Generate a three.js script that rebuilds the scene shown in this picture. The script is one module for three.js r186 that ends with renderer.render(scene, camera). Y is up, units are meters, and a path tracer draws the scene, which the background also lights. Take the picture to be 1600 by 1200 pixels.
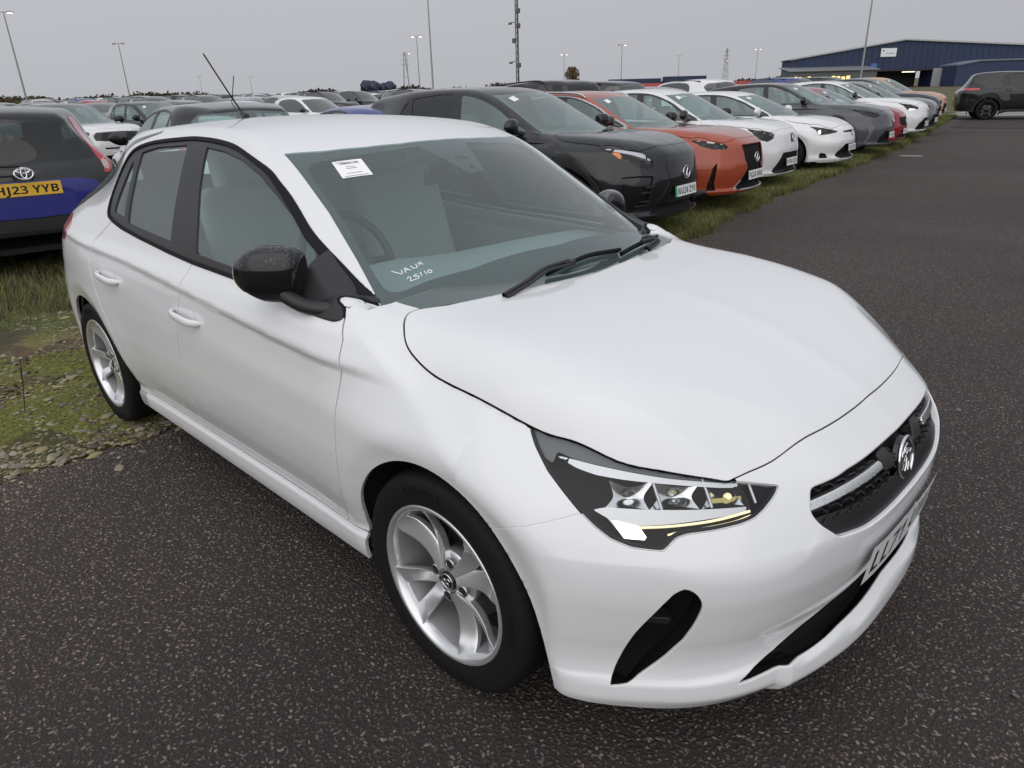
import * as THREE from 'three';
import { mergeGeometries } from 'three/addons/utils/BufferGeometryUtils.js';
import { FontLoader } from 'three/addons/loaders/FontLoader.js';
import { TextGeometry } from 'three/addons/geometries/TextGeometry.js';
import { RoundedBoxGeometry } from 'three/addons/geometries/RoundedBoxGeometry.js';

// ---------- camera, sky, sun, exposure ----------
const scene = new THREE.Scene();
const camera = new THREE.PerspectiveCamera(57.78, 4 / 3, .05, 4000);
{
  const yaw = -2.34672, pitch = -.38743, roll = -.026755;
  camera.position.set(1.1748, 1.4709, 1.7610);
  const f = new THREE.Vector3(Math.cos(pitch) * Math.cos(yaw), Math.sin(pitch), Math.cos(pitch) * Math.sin(yaw));
  const r = new THREE.Vector3().crossVectors(f, new THREE.Vector3(0, 1, 0)).normalize(), u = new THREE.Vector3().crossVectors(r, f);
  camera.up.copy(r).multiplyScalar(-Math.sin(roll)).addScaledVector(u, Math.cos(roll));
  camera.lookAt(camera.position.clone().add(f));
}
const renderer = new THREE.WebGLRenderer({ antialias: true });
renderer.setSize(1024, 768);
renderer.toneMapping = THREE.LinearToneMapping;
renderer.toneMappingExposure = .97;
renderer.shadowMap.enabled = true;
{ // overcast sky: brighter overhead than at the horizon, soft uneven cloud
  const W = 256, Hh = 128, d = new Float32Array(W * Hh * 4);
  for (let j = 0; j < Hh; j++) for (let i = 0; i < W; i++) {
    const el = (j + .5) / Hh * Math.PI - Math.PI / 2, az = i / W * Math.PI * 2, s = Math.sin(el), k = (j * W + i) * 4;
    const sx = .40, sy = .60, sz = .69, dot = sy * s + Math.cos(el) * (-sx * Math.cos(az) - sz * Math.sin(az));
    let L = s > 0 ? .475 + .22 * Math.pow(s, .8) : .475;
    L *= 1 + .6 * Math.pow(Math.max(0, dot * .5 + .5), 3);                     // thinner cloud towards the hidden sun, behind the camera
    L *= 1 + .05 * Math.sin(az * 2 + 1) * Math.sin(el * 5 + .7) + .035 * Math.sin(az * 5 + 2 * Math.sin(az * 3) + el * 9) * Math.min(1, Math.abs(s) * 3);
    const w = Math.max(0, s);
    d[k] = L * (.965 - .015 * w); d[k + 1] = L * (.985 - .005 * w); d[k + 2] = L * (1.05 + .01 * w); d[k + 3] = 1;
  }
  const t = new THREE.DataTexture(d, W, Hh, THREE.RGBAFormat, THREE.FloatType);
  t.mapping = THREE.EquirectangularReflectionMapping; t.magFilter = t.minFilter = THREE.LinearFilter; t.wrapS = THREE.RepeatWrapping; t.needsUpdate = true;
  scene.background = t; scene.environment = t;
}
const FONT = await new FontLoader().loadAsync('fonts/droid/droid_sans_bold.typeface.json');
const sun = new THREE.DirectionalLight(0xfff6ea, 1.1);
sun.position.set(20, 30, 34.5); sun.shadow.radius = 180; sun.castShadow = true;
sun.shadow.mapSize.set(2048, 2048); Object.assign(sun.shadow.camera, { left: -40, right: 40, top: 40, bottom: -40, near: 1, far: 120 });
scene.add(sun);
// ---------- numbers, splines, outlines ----------
const clamp = (x, a = 0, b = 1) => x < a ? a : x > b ? b : x, lerp = (a, b, t) => a + (b - a) * t;
const sstep = (a, b, x) => { const t = clamp((x - a) / (b - a)); return t * t * (3 - 2 * t); };
function rng(seed) { let s = seed >>> 0; return () => { s = (s + 0x6D2B79F5) >>> 0; let t = Math.imul(s ^ s >>> 15, 1 | s); t = t + Math.imul(t ^ t >>> 7, 61 | t) ^ t; return ((t ^ t >>> 14) >>> 0) / 4294967296; }; }
// piecewise cubic through [x, y] pairs without overshoot, straight outside
function pch(...p) {
  const n = p.length, h = [], d = [], m = [];
  for (let i = 0; i < n - 1; i++) { h[i] = p[i + 1][0] - p[i][0]; d[i] = (p[i + 1][1] - p[i][1]) / h[i]; }
  m[0] = d[0]; m[n - 1] = d[n - 2];
  for (let i = 1; i < n - 1; i++) { if (d[i - 1] * d[i] <= 0) m[i] = 0; else { const a = 2 * h[i] + h[i - 1], b = h[i] + 2 * h[i - 1]; m[i] = (a + b) / (a / d[i - 1] + b / d[i]); } }
  return x => {
    if (x <= p[0][0]) return p[0][1] + m[0] * (x - p[0][0]);
    if (x >= p[n - 1][0]) return p[n - 1][1] + m[n - 1] * (x - p[n - 1][0]);
    let i = 0; while (x > p[i + 1][0]) i++;
    const t = (x - p[i][0]) / h[i], t2 = t * t, t3 = t2 * t;
    return (2 * t3 - 3 * t2 + 1) * p[i][1] + (t3 - 2 * t2 + t) * h[i] * m[i] + (3 * t2 - 2 * t3) * p[i + 1][1] + (t3 - t2) * h[i] * m[i + 1];
  };
}
// natural cubic spline (curvature-continuous), straight outside
function nat(...p) {
  const n = p.length, h = [], M = new Array(n).fill(0), c = [], e = [];
  for (let i = 0; i < n - 1; i++) h[i] = p[i + 1][0] - p[i][0];
  c[0] = 0; e[0] = 0;
  for (let i = 1; i < n - 1; i++) {
    const al = 6 * ((p[i + 1][1] - p[i][1]) / h[i] - (p[i][1] - p[i - 1][1]) / h[i - 1]);
    const w = 2 * (h[i] + h[i - 1]) - h[i - 1] * c[i - 1]; c[i] = h[i] / w; e[i] = (al - h[i - 1] * e[i - 1]) / w;
  }
  for (let i = n - 2; i > 0; i--) M[i] = e[i] - c[i] * M[i + 1];
  const s0 = (p[1][1] - p[0][1]) / h[0] - h[0] * M[1] / 6, s1 = (p[n - 1][1] - p[n - 2][1]) / h[n - 2] + h[n - 2] * M[n - 2] / 6;
  return x => {
    if (x <= p[0][0]) return p[0][1] + s0 * (x - p[0][0]);
    if (x >= p[n - 1][0]) return p[n - 1][1] + s1 * (x - p[n - 1][0]);
    let i = 0; while (x > p[i + 1][0]) i++;
    const a = p[i + 1][0] - x, b = x - p[i][0], hh = h[i];
    return (M[i] * a * a * a + M[i + 1] * b * b * b) / (6 * hh) + (p[i][1] / hh - M[i] * hh / 6) * a + (p[i + 1][1] / hh - M[i + 1] * hh / 6) * b;
  };
}
const smax = (a, b, r) => { const h = Math.max(r - Math.abs(a - b), 0); return Math.max(a, b) + h * h / (4 * r); };
const smin = (a, b, r) => -smax(-a, -b, r);
// signed distance to a closed outline (positive inside); corners rounded by resampling through Catmull-Rom where asked
function outline(pts) {
  const n = pts.length; let x0 = 1e9, x1 = -1e9, y0 = 1e9, y1 = -1e9;
  for (const [x, y] of pts) { x0 = Math.min(x0, x); x1 = Math.max(x1, x); y0 = Math.min(y0, y); y1 = Math.max(y1, y); }
  const f = (x, y) => {
    const ox = Math.max(x0 - x, x - x1, 0), oy = Math.max(y0 - y, y - y1, 0); if (ox > 0.1 || oy > 0.1) return -Math.hypot(ox, oy);
    let d = 1e9, ins = false;
    for (let i = 0, j = n - 1; i < n; j = i++) {
      const ax = pts[j][0], ay = pts[j][1], bx = pts[i][0], by = pts[i][1], ex = bx - ax, ey = by - ay;
      const t = clamp(((x - ax) * ex + (y - ay) * ey) / (ex * ex + ey * ey || 1)), dx = x - ax - ex * t, dy = y - ay - ey * t;
      d = Math.min(d, dx * dx + dy * dy);
      if ((by > y) !== (ay > y) && x < (ax - bx) * (y - by) / (ay - by) + bx) ins = !ins;
    }
    return ins ? Math.sqrt(d) : -Math.sqrt(d);
  };
  f.pts = pts; return f;
}
// distance to an open polyline, signed by side (left of travel positive)
function line(pts) {
  return (x, y) => {
    let d = 1e9, s = 1;
    for (let i = 0; i < pts.length - 1; i++) {
      const ax = pts[i][0], ay = pts[i][1], ex = pts[i + 1][0] - ax, ey = pts[i + 1][1] - ay, L = ex * ex + ey * ey;
      let t = ((x - ax) * ex + (y - ay) * ey) / L; t = clamp(t, i ? 0 : -1e3, i < pts.length - 2 ? 1 : 1e3);
      const dx = x - ax - ex * t, dy = y - ay - ey * t, q = dx * dx + dy * dy;
      if (q < d) { d = q; s = ex * (y - ay) - ey * (x - ax) >= 0 ? 1 : -1; }
    }
    return s * Math.sqrt(d);
  };
}
// smooth curve through points (Catmull-Rom), k steps per span
function curve(pts, k = 6, closed = false) {
  const out = [], n = pts.length, g = i => closed ? pts[(i + n) % n] : pts[clamp(i, 0, n - 1)];
  for (let i = 0; i < (closed ? n : n - 1); i++) {
    const a = g(i - 1), b = g(i), c = g(i + 1), d = g(i + 2);
    for (let s = 0; s < k; s++) { const t = s / k, t2 = t * t, t3 = t2 * t; out.push(b.map((_, q) => 0.5 * (2 * b[q] + (c[q] - a[q]) * t + (2 * a[q] - 5 * b[q] + 4 * c[q] - d[q]) * t2 + (3 * b[q] - a[q] - 3 * c[q] + d[q]) * t3))); }
  }
  if (!closed) out.push(pts[n - 1]);
  return out;
}
// rounds the corners of a closed outline with radius r
function rounded(pts, r, k = 5) {
  const out = [], n = pts.length;
  for (let i = 0; i < n; i++) {
    const p = pts[i], a = pts[(i + n - 1) % n], b = pts[(i + 1) % n], rr = p[2] ?? r, la = Math.hypot(a[0] - p[0], a[1] - p[1]), lb = Math.hypot(b[0] - p[0], b[1] - p[1]), ra = Math.min(rr, la * .48) / la, rb = Math.min(rr, lb * .48) / lb;
    const A = [lerp(p[0], a[0], ra), lerp(p[1], a[1], ra)], B = [lerp(p[0], b[0], rb), lerp(p[1], b[1], rb)];
    for (let s = 0; s <= k; s++) { const t = s / k, u = 1 - t; out.push([u * u * A[0] + 2 * u * t * p[0] + t * t * B[0], u * u * A[1] + 2 * u * t * p[1] + t * t * B[1]]); }
  }
  return out;
}
// ---------- car skins: a solid G(x, y, z) < 0 (x forward, y up, z to the side), met by rays from its axis ----------
function hit(G, ox, oy, dx, dy, dz, tg, tmax = 3.2) {
  let a = 0, fa = G(ox, oy, 0), t, f, st = .12;
  if (tg) { a = Math.max(tg - .03, 0); fa = G(ox + dx * a, oy + dy * a, dz * a); if (fa > 0) { a = 0; fa = -1; } else st = .04; }
  for (t = a + st; t < tmax; t += st) { f = G(ox + dx * t, oy + dy * t, dz * t); if (f > 0) break; a = t; fa = f; if (t > a + .3) st = .12; }
  let b = t, fb = f;
  for (let i = 0; i < 14; i++) { const m = i & 1 ? (a + b) / 2 : a - fa * (b - a) / (fb - fa), g = G(ox + dx * m, oy + dy * m, dz * m); if (g > 0) { b = m; fb = g; } else { a = m; fa = g; } if (b - a < 2e-5) break; }
  return (a + b) / 2;
}
function gradN(G, x, y, z, e = 1.2e-3) {
  const gx = G(x + e, y, z) - G(x - e, y, z), gy = G(x, y + e, z) - G(x, y - e, z), gz = G(x, y, z + e) - G(x, y, z - e), l = Math.hypot(gx, gy, gz) || 1;
  return [gx / l, gy / l, gz / l];
}
// skin(): the whole outer surface as {pos, nor, idx}, both sides
function skin(G, { x0, x1, dx, fan, rear, e0 = -34, de, oy = .55 }) {
  const cols = [];
  for (let i = 0; i <= rear; i++) { const a = i / rear * Math.PI / 2; cols.push([x0, -Math.cos(a), Math.sin(a)]); }
  const nx = Math.round((x1 - x0) / dx); for (let i = 1; i <= nx; i++) cols.push([x0 + (x1 - x0) * i / nx, 0, 1]);
  for (let i = 1; i <= fan; i++) { const a = i / fan * Math.PI / 2; cols.push([x1, Math.sin(a), Math.cos(a)]); }
  const ne = Math.round((90 - e0) / de), nc = cols.length, W = ne + 1, pos = [], nor = [], idx = [];
  let prev = null;
  for (let c = 0; c < nc; c++) {
    const [ox, ux, uz] = cols[c], cur = [];
    for (let j = 0; j < W; j++) {
      const e = (e0 + (90 - e0) * j / ne) * Math.PI / 180, ce = j === ne ? 0 : Math.cos(e), se = Math.sin(e);
      const t = hit(G, ox, oy, ux * ce, se, uz * ce, j ? cur[j - 1] : 0); cur.push(t);
      const x = ox + ux * ce * t, y = oy + se * t, z = Math.max(uz * ce * t, 0); pos.push(x, y, z); nor.push(...gradN(G, x, y, z));
      if (z < 1e-6) { nor[nor.length - 1] = 0; }
    }
  }
  const half = pos.length / 3, map = new Int32Array(half); let n = half;
  for (let i = 0; i < half; i++) if (pos[3 * i + 2] < 1e-6) map[i] = i; else { map[i] = n++; pos.push(pos[3 * i], pos[3 * i + 1], -pos[3 * i + 2]); nor.push(nor[3 * i], nor[3 * i + 1], -nor[3 * i + 2]); }
  for (let c = 0; c < nc - 1; c++) for (let j = 0; j < ne; j++) {
    const a = c * W + j, b = a + W, d = a + 1, e = b + 1;
    idx.push(a, b, e, a, e, d); idx.push(map[a], map[e], map[b], map[a], map[d], map[e]);
  }
  return { pos, nor, idx };
}
// keeps the part of a mesh where f(x, y, z) > 0, cutting triangles along f = 0
function cut(m, f) {
  const nv = m.pos.length / 3, val = new Float32Array(nv), used = new Int32Array(nv).fill(-1), pos = [], nor = [], idx = [], em = new Map();
  const seen = new Uint8Array(nv);
  const V = i => { if (!seen[i]) { val[i] = f(m.pos[3 * i], m.pos[3 * i + 1], m.pos[3 * i + 2], m.nor[3 * i], m.nor[3 * i + 1], m.nor[3 * i + 2]); if (Math.abs(val[i]) < 1e-7) val[i] = 1e-7; seen[i] = 1; } return val[i]; };
  const keep = i => { if (used[i] < 0) { used[i] = pos.length / 3; pos.push(m.pos[3 * i], m.pos[3 * i + 1], m.pos[3 * i + 2]); nor.push(m.nor[3 * i], m.nor[3 * i + 1], m.nor[3 * i + 2]); } return used[i]; };
  const edge = (a, b) => {
    const k = a < b ? a * nv + b : b * nv + a; let e = em.get(k); if (e !== undefined) return e;
    let t = val[a] / (val[a] - val[b]);
    // one refinement on the true function
    const P = q => [lerp(m.pos[3 * a], m.pos[3 * b], q), lerp(m.pos[3 * a + 1], m.pos[3 * b + 1], q), lerp(m.pos[3 * a + 2], m.pos[3 * b + 2], q)];
    const p1 = P(t), v1 = f(...p1, m.nor[3 * a], m.nor[3 * a + 1], m.nor[3 * a + 2]);
    if (v1 * val[a] > 0) t = clamp(t + (1 - t) * v1 / (v1 - val[b]), 0, 1); else t = clamp(t * val[a] / (val[a] - v1), 0, 1);
    e = pos.length / 3; pos.push(...P(t));
    const nn = [0, 1, 2].map(q => lerp(m.nor[3 * a + q], m.nor[3 * b + q], t)), l = Math.hypot(...nn) || 1; nor.push(nn[0] / l, nn[1] / l, nn[2] / l);
    em.set(k, e); return e;
  };
  for (let i = 0; i < m.idx.length; i += 3) {
    const a = m.idx[i], b = m.idx[i + 1], c = m.idx[i + 2], A = V(a) > 0, B = V(b) > 0, C = V(c) > 0, s = A + B + C;
    if (!s) continue;
    if (s === 3) { idx.push(keep(a), keep(b), keep(c)); continue; }
    const q = A && !B && !C || !A && B && C ? [a, b, c] : B && !A && !C || !B && A && C ? [b, c, a] : [c, a, b];
    if (s === 1) idx.push(keep(q[0]), edge(q[0], q[1]), edge(q[0], q[2]));
    else { const e1 = edge(q[0], q[1]), e2 = edge(q[0], q[2]), k1 = keep(q[1]), k2 = keep(q[2]); idx.push(e1, k1, k2, e1, k2, e2); }
  }
  return { pos, nor, idx };
}
// shifts a mesh along its normals
function offset(m, d) { const pos = m.pos.slice(); for (let i = 0; i < pos.length; i++) pos[i] += m.nor[i] * (typeof d === 'function' ? d(m.pos[i - i % 3], m.pos[i - i % 3 + 1], m.pos[i - i % 3 + 2]) : d); return { pos, nor: m.nor, idx: m.idx }; }
function flip(m) { const idx = []; for (let i = 0; i < m.idx.length; i += 3) idx.push(m.idx[i], m.idx[i + 2], m.idx[i + 1]); return { pos: m.pos, nor: m.nor.map(v => -v), idx }; }
function join(...ms) { const pos = [], nor = [], idx = []; for (const m of ms) { const o = pos.length / 3; for (const v of m.pos) pos.push(v); for (const v of m.nor) nor.push(v); for (const v of m.idx) idx.push(v + o); } return { pos, nor, idx }; }
// border edges in order of their triangles
function border(m) {
  const n = m.pos.length / 3, key = new Map(), out = [];
  for (let i = 0; i < m.idx.length; i += 3) for (let k = 0; k < 3; k++) { const a = m.idx[i + k], b = m.idx[i + (k + 1) % 3]; if (a === b) continue; key.set(a * n + b, 1); }
  for (const k of key.keys()) { const a = Math.floor(k / n), b = k % n; if (!key.has(b * n + a)) out.push([a, b]); }
  return out;
}
// walls from a mesh's border inward (a rounded lip, then straight), to give a panel thickness
function skirt(m, depth, lip = .0012, keepFn) {
  const pos = [], nor = [], idx = [], P = (i, q) => m.pos[3 * i + q], N = (i, q) => m.nor[3 * i + q];
  for (const [a, b] of border(m)) {
    if (keepFn && !keepFn(P(a, 0), P(a, 1), P(a, 2))) continue;
    // outward direction of the border in the surface
    const e = [0, 1, 2].map(q => P(b, q) - P(a, q)), L = Math.hypot(...e); if (L < 1e-7) continue;
    const o = pos.length / 3, W = [];
    for (const i of [a, b]) { const nx = N(i, 0), ny = N(i, 1), nz = N(i, 2); W.push([(e[1] * nz - e[2] * ny) / L, (e[2] * nx - e[0] * nz) / L, (e[0] * ny - e[1] * nx) / L]); }
    [a, b].forEach((i, s) => {
      const w = W[s], n = [N(i, 0), N(i, 1), N(i, 2)], p = [P(i, 0), P(i, 1), P(i, 2)];
      const ring = [[0, 0, 1, .25], [lip * .7, -lip * .3, .7, .7], [lip, -lip, 0, 1], [lip, -depth, 0, 1]];
      for (const [u, v, nn, ww] of ring) { for (let q = 0; q < 3; q++) pos.push(p[q] + w[q] * u + n[q] * v); const r = [0, 1, 2].map(q => n[q] * nn + w[q] * ww), l = Math.hypot(...r) || 1; nor.push(r[0] / l, r[1] / l, r[2] / l); }
    });
    for (let k = 0; k < 3; k++) { const A = o + k, B = o + 4 + k; idx.push(A, A + 1, B, B, A + 1, B + 1); }
  }
  return { pos, nor, idx };
}
const solid = (m, d = .012, lip, kf) => join(m, skirt(m, d, lip, kf));
// ---------- the white hatchback's shape ----------
const H = {};
H.plan = nat([-3.3, .66], [-3.0, .81], [-2.75, .862], [-2.4, .8825], [-2.0, .879], [-1.5, .873], [-1.0, .869], [-.5, .868], [0, .868], [.25, .862], [.5, .835], [.8, .78]);
H.sec = pch([.12, -.12], [.17, -.075], [.19, -.052], [.25, -.041], [.266, -.041], [.285, -.052], [.30, -.054], [.34, -.042], [.42, -.018], [.50, -.005], [.58, 0], [.68, 0], [.76, -.004], [.84, -.010], [.90, -.030], [.96, -.070], [1.0, -.088], [1.1, -.135], [1.2, -.186], [1.3, -.240], [1.37, -.284], [1.43, -.325], [1.5, -.38]);
H.secB = pch([.12, -.10], [.18, -.032], [.25, -.016], [.35, -.008], [.5, -.002], [.6, 0], [.68, -.002], [.76, -.012], [.84, -.022], [.90, -.036], [.96, -.070], [1.0, -.088], [1.1, -.135], [1.2, -.186], [1.3, -.240], [1.37, -.284], [1.43, -.325], [1.5, -.38]);
H.crY = nat([-3.0, .935], [-2.35, .922], [-1.98, .915], [-1.535, .895], [-1.13, .874], [-.7, .851], [-.33, .836], [0, .82]);
H.crA = pch([-3.0, .3], [-2.6, .8], [-2.2, 1], [-.6, 1], [-.36, .85], [-.12, 0], [0, 0]);
H.cr = pch([-.3, 0], [-.15, 0], [-.06, -.0065], [-.028, -.0075], [-.004, .0035], [.0, .0045], [.04, .0008], [.1, 0], [.2, 0]);
H.flare = d => d < .34 ? -.011 : d < .43 ? lerp(-.011, .007, sstep(.33, .43, d)) : .007 * (1 - sstep(.43, .66, d));
H.wheels = [[0, .31], [-2.538, .31]];
H.Z = (x, y) => {
  const k = sstep(-.22, .2, x) + (1 - sstep(-2.75, -2.32, x)), s = k <= 0 ? H.sec(y) : k >= 1 ? H.secB(y) : lerp(H.sec(y), H.secB(y), k);
  let z = H.plan(x) + s;
  if (y > .6 && y < 1.1) z += H.crA(x) * H.cr(y - H.crY(x));
  if (y > .66 && x > -.6) { const q = Math.max(0, y - .66); z -= .5 * sstep(-.52, -.04, x) * (1 - .65 * sstep(0, .25, x)) * q * q / (q + .06); }
  if (y > .9) z -= sstep(-1.0, -.3, x) * .022 * sstep(.9, 1.0, y) + sstep(-2.1, -2.9, x) * .17 * sstep(.93, 1.25, y);
  if (y < .95) for (const [wx, wy] of H.wheels) { const d = Math.hypot(x - wx, y - wy); if (d < .65) z += H.flare(d) * (1 - sstep(.6, .9, y)) * ((x < wx) === (wx > -1) ? sstep(.20, .34, y) : 1); }
  return z;
};
H.Tc = nat([-.5, 1.0], [-.17, .955], [0, .950], [.2, .932], [.3, .916], [.425, .885], [.52, .851], [.61, .812], [.70, .766], [.79, .706], [.84, .66]);
H.Tw = nat([-.5, .77], [-.2, .765], [0, .757], [.2, .742], [.3, .726], [.425, .688], [.52, .622], [.61, .541], [.68, .47], [.74, .40]);
H.Td = nat([-.5, .06], [-.2, .088], [0, .118], [.2, .135], [.3, .131], [.425, .117], [.52, .10], [.61, .076], [.70, .052], [.8, .035]);
H.hood = (x, z) => {
  const w = H.Tw(Math.min(x, .76)), u = Math.abs(z) / w, D = H.Td(x);
  const g = u < 1 ? .12 * u * u + .88 * u ** 14 : 1 + (u - 1) * Math.max(5, 1.0 * w / D);
  return H.Tc(x) - D * g + .003 * Math.exp(-((z / .05) ** 2)) * sstep(.05, .25, x);
};
H.Wc = nat([-3.3, 1.12], [-3.0, 1.285], [-2.85, 1.335], [-2.6, 1.378], [-2.3, 1.412], [-1.9, 1.431], [-1.5, 1.430], [-1.2, 1.412], [-1.0, 1.376], [-.86, 1.327], [-.7, 1.246], [-.5, 1.131], [-.225, .964], [-.1, .882], [.1, .75]);
H.cab = (x, z) => {
  const fr = 1 - sstep(-.40, -.60, x), z2 = Math.min(z * z, lerp(.7, .44, fr)), b = (x > -.86 ? lerp(.5, .4, clamp((x + .86) / .6)) : .5) * z2 * (1 - sstep(-1.1, -1.6, x)) - fr * .7 * Math.max(0, Math.abs(z) - .665);
  return H.Wc(x + b) - (.045 + .06 * sstep(-.9, -1.5, x)) * z2;
};
H.F0 = pch([.1, .74], [.16, .775], [.19, .80], [.225, .82], [.262, .818], [.28, .80], [.31, .795], [.345, .799], [.385, .810], [.44, .823], [.50, .834], [.56, .836], [.61, .828], [.66, .808], [.70, .786], [.76, .74]);
H.P = nat([0, 0], [.25, .014], [.4, .048], [.5, .082], [.6, .137], [.68, .205], [.74, .275], [.79, .34], [.83, .40], [.86, .45], [.885, .51], [.91, .6]);
H.F = (y, z) => {
  z = Math.abs(z); let x = H.F0(y) - H.P(Math.min(z * (1 + .03 * sstep(.5, .75, y)), .9));
  x -= sstep(.3, .5, z) * .34 * Math.max(0, y - .585) * (1 - .2 * sstep(.6, .75, y));   // the shoulder under the headlamps
  x += .020 * sstep(.485, .465, z) * sstep(.30, .27, y) * sstep(.17, .19, y);      // chin lip
  return x;
};
H.R0 = pch([.15, -3.10], [.3, -3.19], [.5, -3.235], [.7, -3.225], [.9, -3.17], [1.0, -3.10], [1.2, -2.97], [1.35, -2.90]);
H.G = (x, y, z) => {
  z = Math.abs(z);
  let s = (z - H.Z(x, y)) * .96;
  const f = x > .2 ? (x - H.F(y, z)) : -1;
  const hd = x > -.5 ? H.hood(x, z) - Math.max(0, -.36 - x) * 2 : 0, cb = x < .1 ? H.cab(x, z) : 0, top = smax(hd, cb, .001 + .085 * sstep(.60, .70, z));
  let t = (y - top) * .85;
  s = smax(s, t, .035 + .01 * sstep(-.42, -.25, x) + .025 * sstep(-1.1, -1.35, x));
  if (f > -.2) s = smax(s, f, .028 + .04 * sstep(.67, .75, y));
  if (x < -2.4) s = smax(s, (H.R0(y) + .5 * Math.max(0, z - .25) ** 2.2 - x) * .95, .06);
  return s;
};
// ---------- kit: materials, geometry, naming ----------
const std = (rgb, rough = .6, metal = 0, o = {}) => new THREE.MeshStandardMaterial({ color: new THREE.Color().setRGB(...rgb), roughness: rough, metalness: metal, side: THREE.DoubleSide, ...o });
const phy = (rgb, o = {}) => new THREE.MeshPhysicalMaterial({ color: new THREE.Color().setRGB(...rgb), side: THREE.DoubleSide, ...o });
const paint = (rgb, o = {}) => phy(rgb, { roughness: .42, specularIntensity: rgb[0] + rgb[1] + rgb[2] < .3 ? .2 : .6, clearcoat: 1, clearcoatRoughness: .04, ...o });
const M = {
  white: paint([.755, .77, .785]), black: phy([.007, .0075, .009], { roughness: .25, specularIntensity: .1, clearcoat: 1, clearcoatRoughness: .03 }),
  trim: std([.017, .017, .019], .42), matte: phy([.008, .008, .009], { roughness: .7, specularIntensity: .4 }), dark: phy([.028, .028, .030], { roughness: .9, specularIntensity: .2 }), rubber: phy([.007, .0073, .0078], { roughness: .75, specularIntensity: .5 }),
  chrome: std([.75, .76, .78], .12, 1), satin: std([.55, .56, .58], .38, 1), alloy: phy([.72, .73, .75], { roughness: .24, metalness: .72, clearcoat: .5, clearcoatRoughness: .08 }), disc: std([.09, .085, .08], .5, .8),
  glass: phy([.76, .92, .90], { transmission: .93, roughness: 0, ior: 1.52, thickness: 0 }),
  privacy: phy([.10, .12, .12], { transmission: 1, roughness: 0, ior: 1.52, thickness: 0 }),
  lens: phy([.97, .98, .98], { transmission: 1, roughness: 0, ior: 1.38, thickness: 0 }),
  frit: std([.02, .021, .024], .35), fabric: std([.34, .355, .36], .9), lining: std([.55, .56, .56], .9), dash: std([.26, .27, .28], .7),
  red: phy([.45, .015, .02], { roughness: .12, clearcoat: 1, clearcoatRoughness: .03 }), amber: phy([.6, .18, .02], { roughness: .15, clearcoat: 1 }),
  plateW: std([.72, .73, .73], .35), plateY: std([.75, .5, .04], .35),
  drl: std([1, 1, .95], .4, 0, { emissive: new THREE.Color(1, .97, .86), emissiveIntensity: 2.2 }),
  drlWarm: std([.9, .85, .6], .4, 0, { emissive: new THREE.Color(1, .86, .42), emissiveIntensity: .55 }),
};
function geo(m) {
  const g = new THREE.BufferGeometry(), { pos, nor } = m, idx = m.idx.slice();
  for (let i = 0; i < idx.length; i += 3) {
    const a = idx[i] * 3, b = idx[i + 1] * 3, c = idx[i + 2] * 3, ux = pos[b] - pos[a], uy = pos[b + 1] - pos[a + 1], uz = pos[b + 2] - pos[a + 2], vx = pos[c] - pos[a], vy = pos[c + 1] - pos[a + 1], vz = pos[c + 2] - pos[a + 2];
    const d = (uy * vz - uz * vy) * (nor[a] + nor[b] + nor[c]) + (uz * vx - ux * vz) * (nor[a + 1] + nor[b + 1] + nor[c + 1]) + (ux * vy - uy * vx) * (nor[a + 2] + nor[b + 2] + nor[c + 2]);
    if (d < 0) { const t = idx[i + 1]; idx[i + 1] = idx[i + 2]; idx[i + 2] = t; }
  }
  g.setAttribute('position', new THREE.Float32BufferAttribute(pos, 3)); g.setAttribute('normal', new THREE.Float32BufferAttribute(nor, 3)); g.setIndex(idx);
  if (m.uv) g.setAttribute('uv', new THREE.Float32BufferAttribute(m.uv, 2));
  return g;
}
const names = {};
const numbered = n => { const k = names[n] = (names[n] ?? -1) + 1; return k ? `${n}_${String(k).padStart(3, '0')}` : n; };
function part(name, g, mat, parent, label) {
  if (g.pos) { if (!g.idx.length) return null; g = geo(g); }
  const o = new THREE.Mesh(g, mat); o.name = name; o.castShadow = o.receiveShadow = true; parent.add(o); if (label) o.userData.label = label; return o;
}
function thing(name, label, category, [x, y, z] = [0, 0, 0], turn = 0, group) {
  const o = new THREE.Group(); o.name = numbered(name); scene.add(o); o.position.set(x, y, z); o.rotation.y = turn; o.userData = { label, category };
  if (group) o.userData.group = group; return o;
}
function solo(name, g, mat, label, category, group, kind) {
  const o = part(numbered(name), g, mat, scene); o.userData = {}; if (label) o.userData.label = label; if (category) o.userData.category = category; if (group) o.userData.group = group; if (kind) o.userData.kind = kind; return o;
}
const merge = gs => mergeGeometries(gs.map(g => { const q = g.index ? g.toNonIndexed() : g.clone(); for (const k of Object.keys(q.attributes)) if (!['position', 'normal'].includes(k)) q.deleteAttribute(k); return q; }));
const box = (w, h, d, x = 0, y = 0, z = 0, r = 0, rx = 0, ry = 0, rz = 0) => { const g = r ? new RoundedBoxGeometry(w, h, d, 3, r) : new THREE.BoxGeometry(w, h, d); if (rx) g.rotateX(rx); if (ry) g.rotateY(ry); if (rz) g.rotateZ(rz); return g.translate(x, y, z); };
const tube = (pts, r, seg = 40, rad = 8, closed = false) => new THREE.TubeGeometry(new THREE.CatmullRomCurve3(pts.map(p => new THREE.Vector3(...p)), closed, 'catmullrom', .5), seg, r, rad, closed);
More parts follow.
